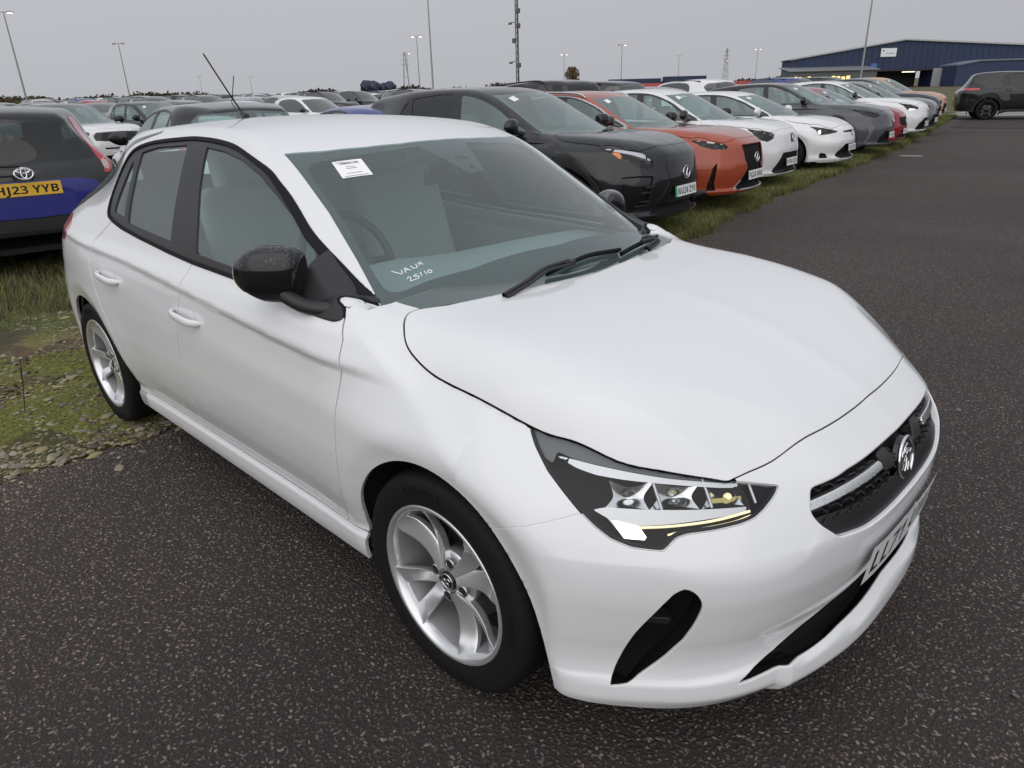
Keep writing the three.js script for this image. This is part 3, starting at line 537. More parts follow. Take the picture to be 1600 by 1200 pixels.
    part('day_light_line', tube([[-.150, .6525], [-.086, .6545], [-.02, .658], [.03, .6625], [.086, .6695]].map(([s, y]) => bp(s, y, -.006)), .0030, 40, 6), M.drlWarm, lamp);
    part('day_light_edge', tube([[-.092, .640], [-.06, .6455], [.0, .650], [.05, .655], [.088, .662]].map(([s, y]) => bp(s, y, -.006)), .0022, 40, 6), M.drlWarm, lamp);
    part('lamp_rim', tube([[-.360, .788], [-.348, .764], [-.325, .734], [-.296, .707], [-.266, .681], [-.236, .657], [-.205, .638], [-.166, .624], [-.108, .619], [-.079, .640], [-.052, .6455], [.003, .6485], [.060, .6545], [.090, .661], [.113, .673], [.139, .691], [.148, .702]].map(([s, y]) => bp(s, y, -.004)), .0038, 90, 6), M.matte, lamp);
    // three reflector cells with projector bowls
    [[-.165, .052], [-.065, .058], [.040, .05]].forEach(([s, w], k) => {
      const cell = patch((u, v) => { const a = (u - .5) * 2, b = (v - .5) * 2, dp = .030 * (1 - .5 * a * a - .5 * b * b); const p0 = bp(s + a * w * .92 + b * .008, .706 + b * .024 - .010 * (s + .06), -.014); const q = bp(s, .706, -.06); return p0.map((c, i) => c + (q[i] - p0[i]) * Math.max(0, dp) / .046); }, 16, 10);
      const cp = part('reflector', sd > 0 ? flip(cell) : cell, M.chrome, lamp);
      const c0 = bp(s + .012, .700, -.032); part('bulb', new THREE.SphereGeometry(k === 2 ? .009 : .0125, 20, 14).translate(...c0), k === 2 ? M.drlWarm : M.lens, cp);
      part('cell_divider', bar(bp(s + w, .73, -.012), bp(s + w + .014, .682, -.012), .0035), M.satin, cp);
    });
    part('amber_panel', (() => { const q = patch((u, v) => bp(.005 + u * .075, .6905 + v * .008, -.026), 8, 3); return sd > 0 ? flip(q) : q; })(), std([.42, .36, .13], .35, .5), lamp);
    part('lens', hl, M.lens, lamp);
  }
  // tow-eye cover: a thin ring cut
  part('towing_cover', (() => { const c = [.436, .457]; return offset(cut(sk, (x, y, z) => x > .5 && z > 0 ? (() => { const d = Math.hypot((z - c[0]) * 1.05, y - c[1]); return Math.min(.0275 - d, d - .0262); })() : -1), .0006); })(), M.satin, fb);
  // added dark shell for shade in the shut lines; underside and wheel housings
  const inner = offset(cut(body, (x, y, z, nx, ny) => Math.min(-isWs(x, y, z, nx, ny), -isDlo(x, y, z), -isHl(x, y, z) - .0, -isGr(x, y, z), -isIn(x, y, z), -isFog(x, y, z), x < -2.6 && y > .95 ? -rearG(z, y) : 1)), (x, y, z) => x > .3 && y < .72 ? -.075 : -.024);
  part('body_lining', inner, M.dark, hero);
  part('underside', box(3.6, .03, 1.36, -1.25, .235, 0), M.dark, hero);
  for (const [wx, wy] of H.wheels) for (const sd of [1, -1]) {
    const c = patch((u, v) => { const a = -.35 + u * (Math.PI + .7), r = .385; return [wx + r * Math.cos(a), wy + r * Math.sin(a), sd * (.50 + v * (.335 - .10 * sstep(.35, -.3, Math.sin(a))))]; }, 30, 1);
    part('wheel_housing', join(c, patch((u, v) => { const a = u * Math.PI * 2; return [wx + .385 * v * Math.cos(a), wy + .385 * v * Math.sin(a), sd * .5]; }, 30, 2)), M.dark, hero);
  }
  // cabin
  const cab = part('cabin', box(2.3, .04, 1.3, -1.35, .42, 0), M.fabric, hero);
  part('dashboard', patch((u, v) => { const z = (u - .5) * 1.36, q = curve([[-.42, .93], [-.62, .955], [-.80, .945], [-.88, .90], [-.90, .80], [-.85, .60]], 6), i = Math.min(v * (q.length - 1), q.length - 1.001), a = q[Math.floor(i)], b = q[Math.floor(i) + 1], t = i % 1; return [lerp(a[0], b[0], t) - .04 * z * z * 2, lerp(a[1], b[1], t) - .012 * z * z * 4 + .025 * Math.exp(-(((z - .36) / .2) ** 2)) * sstep(-.6, -.8, lerp(a[0], b[0], t)), z]; }, 30, 30), M.dash, cab);
  for (const sd of [1, -1]) part('door_card', offset(cut(body, (x, y, z) => Math.min(z * sd - .5, y - .40, dTop(x) - .03 - y, -.5 - x, x + 2.3)), -.06), M.fabric, cab);
  const sw = part('steering_wheel', new THREE.TorusGeometry(.185, .016, 12, 48).rotateY(Math.PI / 2).rotateZ(.42).translate(-1.02, .93, .36), M.trim, cab);
  part('steering_hub', merge([box(.05, .12, .16, 0, 0, 0, .02, 0, 0, 0).rotateZ(.42).translate(-1.00, .925, .36), bar([-.99, .93, .2], [-.99, .93, .52], .014), bar([-1, .92, .36], [-.8, .85, .36], .03)]), M.trim, sw);
  for (const [x, z, w] of [[-1.42, .36, .50], [-1.42, -.36, .50]]) {
    const s = part('front_seat', merge([box(.52, .14, w, x + .16, .55, z, .06), box(.13, .64, w * .96, x - .17, .87, z, .055, 0, 0, .32)]), M.fabric, cab);
    part('headrest', merge([box(.10, .19, .27, x - .32, 1.235, z, .045, 0, 0, .22), bar([x - .27, 1.08, z - .06], [x - .31, 1.2, z - .06], .007), bar([x - .27, 1.08, z + .06], [x - .31, 1.2, z + .06], .007)]), M.fabric, s);
  }
  const rs = part('rear_seat', merge([box(.5, .16, 1.22, -2.12, .56, 0, .06), box(.14, .62, 1.22, -2.42, .86, 0, .055, 0, 0, .3)]), M.fabric, cab);
  for (const z of [-.36, .36]) part('headrest', box(.09, .16, .25, -2.53, 1.20, z, .04, 0, 0, .2), M.fabric, rs);
  const rvm = part('inner_mirror', box(.03, .065, .23, -.86, 1.225, 0, .014, 0, .1, -.2), M.trim, cab); part('mirror_mount', merge([box(.10, .05, .10, -.80, 1.262, 0, .015, 0, 0, -.5)]), M.trim, rvm);
  part('roof_lining', offset(cut(cut(body, (x, y, z, nx, ny) => Math.min(y - .45, -.55 - x, -isWs(x, y, z, nx, ny), -isDlo(x, y, z))), (x, y, z) => x < -2.6 && y > .95 ? -rearG(z, y) : 1), -.032), M.lining, cab);  // pale lining carried below the roof, added to brighten the cabin
  // rain beads: along the shoulder crease, on the bumper, mirror and bright bars
  const bead = new THREE.SphereGeometry(1, 8, 5), beads = (n, par, fn) => { const q = rng(n), m = new THREE.InstancedMesh(bead, M.lens, n), o = new THREE.Object3D(), Y = new THREE.Vector3(0, 1, 0), N = new THREE.Vector3(); let k = 0; for (let i = 0; i < n; i++) { const v = fn(q); if (!v) continue; o.position.set(v[0], v[1], v[2]); o.quaternion.setFromUnitVectors(Y, N.set(v[3], v[4], v[5])); const s = v[6] * (.5 + q() * .9); o.scale.set(s, s * .55, s); o.updateMatrix(); m.setMatrixAt(k++, o.matrix); } m.count = k; m.name = 'rain_beads'; m.userData.kind = 'stuff'; par.add(m); };
  beads(1500, hero, q => { const x = -2.4 + 2.1 * q(), y = H.crY(x) - .038 * Math.sqrt(q()) + .006, z = onZ(G, x, y), n = gradN(G, x, y, z); return [x, y, z, ...n, .0021]; });
  beads(330, fb, q => { const z = .15 + .58 * q(), y = .30 + .33 * q(), x = onX(G, y, z), n = gradN(G, x, y, z); if (isIn(x, y, z) > -.01 || isFog(x, y, z) > -.01 || isGr(x, y, z) > -.01 || isHl(x, y, z) > -.01) return 0; return [x, y, z, ...n, .0017]; });
  beads(1300, hero, q => { const x = -.9 - 1.3 * q(), z = .25 + .33 * q(), y = onY(G, x, z), n = gradN(G, x, y, z); return [x, y, z, ...n, .0018]; });
  beads(420, hero, q => { const mc = [-.698, 1.022, .842], u = .03 + .3 * q(), v = .12 + .7 * q(), p = podAt(u, v, mc, 1, 1.06, podFold), a = podAt(u + .01, v, mc, 1, 1.06, podFold), b = podAt(u, v + .01, mc, 1, 1.06, podFold), n = new THREE.Vector3(a[0] - p[0], a[1] - p[1], a[2] - p[2]).cross(new THREE.Vector3(b[0] - p[0], b[1] - p[1], b[2] - p[2])).normalize(); if (n.dot(new THREE.Vector3(p[0] - mc[0], p[1] - mc[1], p[2] - mc[2])) < 0) n.negate(); return [...p, n.x, n.y, n.z, .0026]; });
  beads(260, gr, q => { const t = q(), z = lerp(.16, .42, t), y = lerp(.671, .656, t) + (q() - .5) * .013, p = fp(z, y, -.0055), n = gradN(G, p[0], p[1], p[2]); return [...p, ...n, .0024]; });
  // aerial
  const ae = part('aerial', bar([-2.36, 1.425, 0], [-2.40, 1.445, 0], .017, .012, 14), M.trim, hero);
  part('aerial_rod', merge([tube([[-2.385, 1.435, 0], [-2.52, 1.55, 0], [-2.72, 1.73, 0]], .0042, 12, 6)]), M.rubber, ae);
  // wheels
  const tyreProf = [[.214, -.090], [.226, -.0965], [.250, -.1025], [.280, -.102], [.298, -.094], [.3065, -.080], [.310, -.06], [.3105, 0]];
  const full = tyreProf.concat(tyreProf.slice(0, -1).reverse().map(([r, z]) => [r, -z]));
  const prof = curve(full, 3), NT = 288;
  const ty = { pos: [], nor: [], idx: [] };
  for (let i = 0; i <= NT; i++) for (let j = 0; j < prof.length; j++) {
    const a = i / NT * Math.PI * 2; let [r, z] = prof[j]; const sh = az(z); let d = 0;
    if (r > .299 && sh > .055) { d = (i % 4 === 0 ? .0055 : 0) * sstep(.299, .303, r); } if (r > .305 && sh < .058 && (az(sh - .022) < .005 || az(sh - .05) < .004)) d = .007;
    if (r > .232 && r < .296 && sh > .08) z += Math.sign(z) * (.0011 * Math.max(0, Math.cos((r - .232) * 420)) * (r < .25 || r > .284 ? 1 : 0) - .0);
    const q = prof[Math.max(j - 1, 0)], s = prof[Math.min(j + 1, prof.length - 1)], tr = s[0] - q[0], tz = s[1] - q[1], l = Math.hypot(tr, tz);
    r -= d; ty.pos.push(Math.cos(a) * r, Math.sin(a) * r, z); ty.nor.push(Math.cos(a) * tz / l, Math.sin(a) * tz / l, -tr / l);
  }
  for (let i = 0; i < NT; i++) for (let j = 0; j < prof.length - 1; j++) { const a = i * prof.length + j, b = a + prof.length; ty.idx.push(a, b, b + 1, a, b + 1, a + 1); }
  const lathe = (p, n = 96) => new THREE.LatheGeometry(p.map(q => new THREE.Vector2(...q)), n).rotateX(Math.PI / 2);
  const rimG = lathe([[.196, -.09], [.20, .06], [.2065, .090], [.215, .0985], [.2225, .1005], [.2255, .0965], [.2245, .088], [.212, .080]]);
  const barrel = lathe([[.202, .07], [.197, .05], [.192, 0], [.190, -.09]]);
  // a blade of the alloy: from the hub out to the rim, twisted
  const blade = (a0, a1, w0, w1, tw, zo = 0, bend = 0) => {
    const P = (u, v) => { // v round a flattened section
      const r = lerp(.036, .2095, u), ca = lerp(a0, a1, u) + bend * u * (1 - u), w = lerp(w0, w1, u ** .9) / 2, s = v * Math.PI * 2, c = Math.cos(s), q = Math.sin(s);
      const x = Math.sign(c) * Math.pow(az(c), .45) * w, t = q > 0 ? Math.pow(q, .4) * .003 : -Math.pow(-q, .5) * .022;
      const z = .066 + zo - .020 * Math.sin(u * Math.PI * .9) ** 1 + .024 * u * u + tw * x * (.35 + .65 * u) * (1 - .55 * sstep(.8, 1, u)) + t;
      const th = ca + x / Math.max(r, .05) * .92; return [Math.cos(th) * r, Math.sin(th) * r, z];
    };
    return patch(P, 22, 24);
  };
  const D = Math.PI / 180;
  const letters = (txt, r0, a0, sz) => { const gs = []; let a = a0; for (const ch of txt) { if (ch !== ' ') { const g = new TextGeometry(ch, { font: FONT, size: sz, depth: .0016, curveSegments: 3 }); g.computeBoundingBox(); const wdt = g.boundingBox.max.x - g.boundingBox.min.x; g.translate(-wdt / 2, 0, .1035).translate(0, r0, 0).rotateZ(a); gs.push(g); a -= (wdt + sz * .28) / r0; } else a -= sz * .7 / r0; } return merge(gs); };
  const tyreText = merge([letters('GENERAL', .258, .42, .021), letters('GENERAL', .258, .42 + Math.PI, .021), letters('195/55 R16', .260, -1.35, .011)]);
  const wheel = (steer, phase) => {
    const w = new THREE.Group(); w.name = 'wheel';
    const tr = part('tyre', ty, M.rubber, w); part('tyre_lettering', tyreText, M.rubber, tr); const rim = part('rim', rimG, M.alloy, w); part('rim_barrel', barrel, std([.30, .305, .31], .5, .3), rim);
    for (let k = 0; k < 4; k++) {
      const a = (phase + k * 90) * D;
      part('spoke', geo(blade(a + 10 * D, a + 18 * D, .040, .060, .52, 0)), M.alloy, w); part('spoke', geo(blade(a - 10 * D, a - 17 * D, .040, .060, -.52, 0)), M.alloy, w);
    }
    part('hub', merge([lathe([[.0, .066], [.030, .066], [.034, .062], [.050, .060], [.078, .052], [.083, .045], [.083, 0], [0, 0]], 48)]), M.alloy, w);
    part('centre_cap', lathe([[0, .074], [.024, .073], [.0275, .069], [.0275, .06]], 40), M.black, w);
    part('cap_emblem', merge([new THREE.TorusGeometry(.0215, .0022, 8, 40).translate(0, 0, .0735), tube([[-.012, .004, .0745], [-.002, .002, .0745], [.004, .01, .0745], [.013, .006, .0745]], .002, 12, 5), tube([[-.008, -.01, .0745], [.002, -.004, .0745], [.006, -.012, .0745]], .002, 10, 5)]), M.chrome, w);
    for (let k = 0; k < 4; k++) { const a = (phase + 45 + k * 90) * D; part('wheel_bolt', merge([lathe([[.0125, .067], [.0155, .069], [.0165, .065]], 20), new THREE.CylinderGeometry(.0085, .0085, .02, 6).rotateX(Math.PI / 2).translate(0, 0, .052)]).translate(Math.cos(a) * .054, Math.sin(a) * .054, 0), M.satin, w); part('bolt_recess', new THREE.CircleGeometry(.0145, 20).translate(Math.cos(a) * .054, Math.sin(a) * .054, .0665), M.dark, w); }
    part('brake_disc', merge([lathe([[.06, .004], [.132, .004], [.134, -.012], [.06, -.012]], 48), box(.07, .12, .03, -.105, .05, .01, .01)]), M.disc, w);
    part('wheel_back', lathe([[0, -.035], [.192, -.035]], 40), M.dark, w);  // added dark disc, so the gaps between the spokes look shaded
    part('tyre_valve', bar([.172, -.06, .04], [.168, -.058, .062], .004), M.rubber, w);
    w.rotation.y = steer; return w;
  };
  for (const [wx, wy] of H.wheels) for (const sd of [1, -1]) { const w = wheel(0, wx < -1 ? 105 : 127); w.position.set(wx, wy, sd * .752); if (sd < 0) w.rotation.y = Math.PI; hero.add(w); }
}
// ---------- the other cars: one low skin, cut and warped to each model's proportions ----------
const LOW = skin(H.G, { x0: -2.5, x1: 0, dx: .022, fan: 56, rear: 18, de: 1.5 });
const groundY = (x, z) => { const d = -(.700 * x + .714 * z) - 6; return d > 0 ? .0155 * d : 0; };
const C = {};
{
  const sym = p => p.concat(p.slice().reverse().filter(q => q[0] > 1e-6).map(q => [-q[0], q[1]])), az = Math.abs;
  C.sym = sym; C.s = (x, z) => (x - az(z)) * .70711;
  C.dlo = curve([[-2.247, 1.062], [-2.265, 1.20], [-2.144, 1.318], [-1.85, 1.362], [-1.573, 1.370], [-1.238, 1.342], [-.93, 1.244], [-.716, 1.115], [-.585, 1.043], [-.43, .95]], 3).concat([[-1.007, .957], [-1.531, .974], [-2.04, 1.013]]);
  C.dloO = outline(C.dlo);
  C.ws = outline(sym([[0, -.90], [.30, -.934], [.436, -.982], [.547, -1.046], [.586, -.747], [.624, -.564], [.655, -.412], [.63, -.29], [.5, -.225], [.29, -.19], [0, -.165]]));
  C.wsI = outline(sym([[0, -.87], [.3, -.90], [.50, -.965], [.55, -.78], [.60, -.50], [.56, -.41], [.358, -.36], [0, -.33]]));
  C.rw = outline(sym([[0, 1.31], [.50, 1.28], [.56, 1.22], [.64, 1.04], [.60, .99], [0, .97]]));
  C.hood = outline(sym([[0, .698], [.223, .690], [.407, .661], [.545, .608], [.626, .516], [.723, .31], [.750, .066], [.754, -.14], [.70, -.26], [.635, -.279], [.56, -.242], [.293, -.202], [0, -.170]]));
  C.archF = outline(Array.from({ length: 26 }, (_, i) => { const a = -.75 + i / 25 * (Math.PI + 1.5); return [.36 * Math.cos(a), .31 + .352 * Math.sin(a)]; }));
  C.archR = outline(C.archF.pts.map(([x, y]) => [x - 2.538, y]));
  C.isArch = (x, y, z) => az(z) > .45 ? Math.max(C.archF(x, y), C.archR(x, y), y < .12 ? .01 : -1) : -1;
  C.isDlo = (x, y, z) => Math.min(C.dloO(x, y), az(z) - (.665 - (y - .95) * .36));
  C.isWs = (x, y, z) => y > .86 && y < 1.36 ? C.ws(z, x) : -1;
  C.isRw = (x, y, z) => x < -2.55 && y > .93 ? C.rw(z, y) : -1;
  const bx0 = p => pch(...p);
  // wheels shared by all other cars
  const lathe = (p, n = 48) => new THREE.LatheGeometry(p.map(q => new THREE.Vector2(...q)), n).rotateX(Math.PI / 2);
  C.tyre = lathe([[.215, -.09], [.235, -.105], [.275, -.106], [.302, -.092], [.313, -.06], [.3135, 0], [.313, .06], [.302, .092], [.275, .106], [.235, .105], [.215, .09]]);
  C.rimG = merge([lathe([[.19, -.09], [.195, .05], [.212, .092], [.2185, .096], [.219, .086], [.21, .07]]), lathe([[0, .062], [.035, .06], [.055, .045], [.055, 0], [0, 0]], 24)]);
  C.spoke = patch((u, v) => { const r = lerp(.03, .21, u), w = lerp(.030, .045, u) / 2, s = v * Math.PI * 2, c = Math.cos(s), q = Math.sin(s); const x = Math.sign(c) * Math.pow(az(c), .4) * w; return [r, x, .066 - .014 * Math.sin(u * 3) + .015 * u * u + (q > 0 ? .003 : -.03 * az(q) ** .5)]; }, 6, 12);
  C.spokeG = geo(C.spoke);
  C.back = merge([lathe([[0, -.03], [.2, -.03]], 24)]);
  C.disc = lathe([[.06, .0], [.15, .0], [.15, -.02]], 32);
}
const U = { pan: std([.02, .02, .022], .8), lampIn: std([.35, .36, .38], .25, .7), smoke: phy([.03, .032, .036], { roughness: .12, clearcoat: 1, clearcoatRoughness: .03 }), darkAlloy: std([.05, .05, .055], .3, .6), silver: std([.5, .51, .53], .32, .6),
  glass: phy([.62, .78, .77], { transmission: .82, roughness: 0, ior: 1.52, thickness: 0 }), tint: phy([.10, .115, .115], { transmission: .9, roughness: 0, ior: 1.52, thickness: 0 }),
  led: std([1, 1, 1], .4, 0, { emissive: new THREE.Color(1, .98, .95), emissiveIntensity: .5 }), tail: M.red };
function warpOf(o) {
  const X = pch([-3.235, -(o.wb + o.ro)], [-2.538, -o.wb], [-1.0, lerp(o.cowl - .8, -o.wb, .1)], [-.18, o.cowl], [0, 0 + (o.cowl + .18) * .5], [.35, .37 + (o.fo - .84) * .3], [.84, o.fo]);
  const rw = X, wr = o.wr / .31, Y = pch([0, 0], [.2, o.clear], [.31, o.wr], [.60, lerp(o.wr, o.nose, .62)], [.70, o.nose], [.95, o.belt], [1.37, o.H - .062], [1.432, o.H]), tail = o.tail || 0, k = o.W / 1.765;
  const ax = x => { // keep wheels round: near the axles x is shifted, not stretched
    const f = (c, d) => { const t = clamp(1 - (Math.abs(x - c) - .36) / .30); const s = t * t * (3 - 2 * t); return [s, d + (x - c) * wr]; };
    const [a, fa] = f(0, 0), [b, fb] = f(-2.538, -o.wb); let v = X(x); v = lerp(v, fa, a); v = lerp(v, fb, b); return v;
  };
  return (x, y, z) => {
    const yy = Y(y) + tail * sstep(-1.6, -2.9, x) * sstep(1.0, 1.35, y) + (o.hoodUp || 0) * sstep(.1, .7, x) * sstep(.55, .75, y);
    const low = y < .72 ? 1 - sstep(.62, .72, y) : 0;
    return [low > 0 ? lerp(X(x), ax(x), low) : X(x), low > 0 ? lerp(yy, .31 * wr + (y - .31) * wr, low * (az2(x))) : yy, z * k * (1 + (o.boxy || 0) * sstep(.95, 1.35, y))];
  };
}
const az2 = x => Math.max(clamp(1 - (Math.abs(x) - .40) / .12), clamp(1 - (Math.abs(x + 2.538) - .40) / .12));
function warped(m, w) {
  const pos = new Array(m.pos.length), nor = new Array(m.nor.length), e = .004;
  for (let i = 0; i < m.pos.length; i += 3) {
    const x = m.pos[i], y = m.pos[i + 1], z = m.pos[i + 2], p = w(x, y, z); pos[i] = p[0]; pos[i + 1] = p[1]; pos[i + 2] = p[2];
    // normal by the inverse transpose of the local stretch
    const a = w(x + e, y, z), b = w(x, y + e, z), c = w(x, y, z + e), A = [a[0] - p[0], a[1] - p[1], a[2] - p[2]], B = [b[0] - p[0], b[1] - p[1], b[2] - p[2]], Cc = [c[0] - p[0], c[1] - p[1], c[2] - p[2]];
    const X = (u, v) => [u[1] * v[2] - u[2] * v[1], u[2] * v[0] - u[0] * v[2], u[0] * v[1] - u[1] * v[0]], bc = X(B, Cc), ca = X(Cc, A), ab = X(A, B), n = [0, 1, 2].map(q => m.nor[i] * bc[q] + m.nor[i + 1] * ca[q] + m.nor[i + 2] * ab[q]), l = Math.hypot(...n) || 1;
    nor[i] = n[0] / l; nor[i + 1] = n[1] / l; nor[i + 2] = n[2] / l;
  }
  return { pos, nor, idx: m.idx };
}
// spec o: proportions, colours, and front / rear outlines in the skin's own coordinates
function makeCar(t, o) {
  const az = Math.abs, w = warpOf(o), P = (n, m, mat, par = t, lab) => m.idx.length ? part(n, geo(warped(m, w)), mat, par, lab) : null, g = .004;
  const low = (x, y) => y - (x > .5 ? .175 : x < -2.6 ? (o.lowR || .25) : .195);
  let body = cut(cut(LOW, low), (x, y, z) => -C.isArch(x, y, z));
  const up = cut(body, (x, y) => y - .6), glassF = (x, y, z) => Math.max(C.isWs(x, y, z), C.isDlo(x, y, z), C.isRw(x, y, z));
  const inner = cut(body, (x, y, z) => -glassF(x, y, z));
  P('body_lining', offset(inner, -.03), U.pan);  // added dark shell inside the skin, hides the paint and darkens the gaps
  let shell = inner;
  const fronts = (o.front || []).map(f => ({ ...f, O: outline(f.corner || f.p.every(q => q[0] > 1e-6) ? f.p : C.sym(f.p)) })), test = (f, x, y, z) => x > .05 ? (f.corner ? (az(z) > .12 ? f.O(C.s(x, z), y) : -1) : x > .45 ? f.O(f.p.every(q => q[0] > 1e-6) ? az(z) : z, y) : -1) : -1;
  for (const f of fronts) if (!f.over) shell = cut(shell, (x, y, z) => -test(f, x, y, z));
  const rears = (o.rear || []).map(f => ({ ...f, O: outline(f.side || f.p.every(q => q[0] > 1e-6) ? f.p : C.sym(f.p)) })), testR = (f, x, y, z) => x < -2.3 ? (f.side ? (az(z) > .3 ? f.O(x, y) : -1) : f.O(f.p.every(q => q[0] > 1e-6) ? az(z) : z, y)) : -1;
  for (const f of rears) if (!f.over) shell = cut(shell, (x, y, z) => -testR(f, x, y, z));
  // black cladding round arches and sills
  if (o.clad) {
    const near = (x, y, z) => az(z) > .5 && x < .55 ? Math.max(.045 + Math.max(C.archF(x, y), C.archR(x, y)), .30 - y) : -1;
    P('wheel_arch_trim', solid(offset(cut(shell, near), .004), .012, .003), M.trim); shell = cut(shell, (x, y, z) => -near(x, y, z));
  }
  if (o.roof) { const rf = (x, y, z) => y - 1.02 - (x > -.5 ? .3 : 0) + (o.roofCut ? o.roofCut(x, y) : 0); P('roof', cut(shell, rf), o.roof); shell = cut(shell, (x, y, z) => -rf(x, y, z)); }
  const hood = (x, y, z) => y > .62 ? C.hood(z, x) : -1;
  P('bonnet', solid(cut(shell, (x, y, z) => hood(x, y, z) - .003), .012), o.hood || o.paint); shell = cut(shell, (x, y, z) => -hood(x, y, z) - .003);
  if (o.doors !== false) {
    const dl = [line([[-.40, 1.0], [-.37, .82], [-.395, .53], [-.47, .285], [-.5, .1]]), line([[-1.32, 1.1], [-1.40, .80], [-1.45, .5], [-1.47, .1]]), line([[-2.12, 1.2], [-2.30, .93], [-2.28, .78], [-2.16, .60], [-2.07, .42], [-2.02, .1]])];
    const top = pch([-2.4, .9], [-2.2, 1.03], [-1.5, .985], [-.4, .96]), ds = (x, y, z, a, b) => Math.min(-dl[a](x, y), dl[b](x, y), az(z) - .4, y - .30, top(x) - y);
    for (const sd of [1, -1]) for (const [n, a, b] of [['front_door', 0, 1], ['rear_door', 1, 2]]) { const d = P(n, solid(cut(shell, (x, y, z) => z * sd > 0 ? ds(x, y, z, a, b) - g : -1), .01), o.paint); if (d) { const hx = a ? -2.06 : -1.30, hy = a ? .83 : .80, hz = onZ(H.G, hx, hy), q = w(hx, hy, hz + .02); part('door_handle', box(.20, .024, .022, q[0], q[1], q[2] * sd, .009), o.handle || o.paint, d); } }
    shell = cut(shell, (x, y, z) => -Math.max(ds(x, y, z, 0, 1), ds(x, y, z, 1, 2)) - .0005);
  }
  P('body_shell', solid(shell, .012), o.paint);
  for (const f of fronts) { const m = cut(LOW, (x, y, z) => test(f, x, y, z)); const p = P(f.n, f.d < 0 ? join(offset(m, f.d), skirt(m, -f.d + .005, .001)) : f.d > 0 ? solid(offset(m, f.d), .015, .002) : m, f.m, t, f.lab); if (f.glass && p) P('lens', offset(m, -.002), M.lens, p); }
  for (const f of rears) { const m = cut(LOW, (x, y, z) => testR(f, x, y, z)); P(f.n, f.d ? solid(offset(m, f.d), .015, .002) : m, f.m); }
  const wsM = cut(up, C.isWs), wp = P('windscreen', wsM, U.glass); P('black_border', offset(cut(wsM, (x, y, z) => -C.wsI(z, x)), -.004), M.frit, wp);
  if (o.tag !== false) { const q = patch((u, v) => { const x = -.84 - .07 * v, z = (.46 - .085 * u), y = onY(H.G, x, z) + .004; return w(x, y, z); }, 2, 2); part('paper_label', q, std([.8, .8, .8], .6), wp); }
  for (const sd of [1, -1]) {
    const dl = cut(up, (x, y, z) => z * sd > 0 ? C.isDlo(x, y, z) : -1);
    const gl = [[-1.30, -.40], [-2.02, -1.42], [-2.3, -2.08]].map(([a, b]) => (x, y) => Math.min(C.dloO(x, y) - .022, (x - a + (y - 1) * .30) , (b - x - (y - 1) * .30)));
    P('window_trim', offset(cut(dl, (x, y, z) => -Math.max(...gl.map(f => f(x, y)))), -.001), o.chrome ? M.trim : M.trim);
    gl.forEach((f, i) => P('window_pane', offset(cut(dl, (x, y) => f(x, y) + .004), -.006), i && o.privacy ? U.tint : U.glass));
    if (o.chrome) { const rim = cut(dl, (x, y) => .011 - C.dloO(x, y)); P('bright_window_line', solid(offset(rim, .003), .008, .002), M.satin); }
    const mp = w(-.60, 1.03, .90), mir = part('door_mirror', geo(patch((u, v) => podAt(u, v, mp, sd, 1.08), 20, 14)), o.mirror || M.black, t);
    part('mirror_stalk', bar([mp[0] + .06, mp[1] - .07, (mp[2] - .16) * sd], [mp[0], mp[1] - .04, mp[2] * sd], .028), M.trim, mir);
    if (o.rails) { const r = [[-1.1, .58], [-1.25, .585], [-1.9, .57], [-2.45, .55], [-2.6, .55]].map(([x, z], i) => { const y = onY(H.G, x, z) + (i && i < 4 ? .035 : .0); return w(x, y, z); }); part('roof_rail', tube(r.map(q => [q[0], q[1], q[2] * sd]), .014, 24, 8), o.rails, t); }
  }
  P('rear_window', cut(up, C.isRw), o.privacy ? U.tint : U.glass);
  const hy = o.belt + .1; part('cabin', merge([box(.5, .15, o.W * .7, -o.wb * .60, o.belt - .38, 0, .05), box(.16, .62, .46, -o.wb * .62, o.belt - .1, .36, .05, 0, 0, .3), box(.16, .62, .46, -o.wb * .62, o.belt - .1, -.36, .05, 0, 0, .3), box(.09, .17, .25, -o.wb * .70, o.belt + .27, .36, .04, 0, 0, .2), box(.09, .17, .25, -o.wb * .70, o.belt + .27, -.36, .04, 0, 0, .2), box(.16, .6, o.W * .66, -o.wb * .98, o.belt - .1, 0, .05, 0, 0, .3), box(.5, .1, o.W * .72, o.cowl - .52, o.belt - .07, 0, .04)]), M.fabric, t);
  part('underside', box(o.wb * 1.35, .05, o.W * .76, -o.wb * .5, o.clear + .05, 0), M.dark, t);
  for (const [x, s] of [[0, 1], [0, -1], [-o.wb, 1], [-o.wb, -1]]) {
    const wg = new THREE.Group(); wg.name = 'wheel'; part('tyre', C.tyre, M.rubber, wg); const rm = o.alloy || U.silver; part('rim', C.rimG, rm, wg);
    for (let k = 0; k < 5; k++) { const sp = part('spoke', C.spokeG, rm, wg); sp.rotation.z = k * 1.2566 + .3 + (o.turnWheel || 0); } part('wheel_back', C.back, M.dark, wg); part('brake_disc', C.disc, M.disc, wg);  // dark disc added behind the spokes for shade in their gaps
    const kk = o.wr / .3135; wg.scale.set(kk, kk, 1); wg.position.set(x, o.wr, s * (o.W / 2 - .125)); if (s < 0) wg.rotation.y = Math.PI; t.add(wg);
    part('wheel_housing', patch((u, v) => { const a = -.45 + u * (Math.PI + .9), r = o.wr * 1.22; return [x + r * Math.cos(a), o.wr + r * Math.sin(a), s * (o.W / 2 - .34 + v * .30)]; }, 16, 1), M.dark, t);
  }
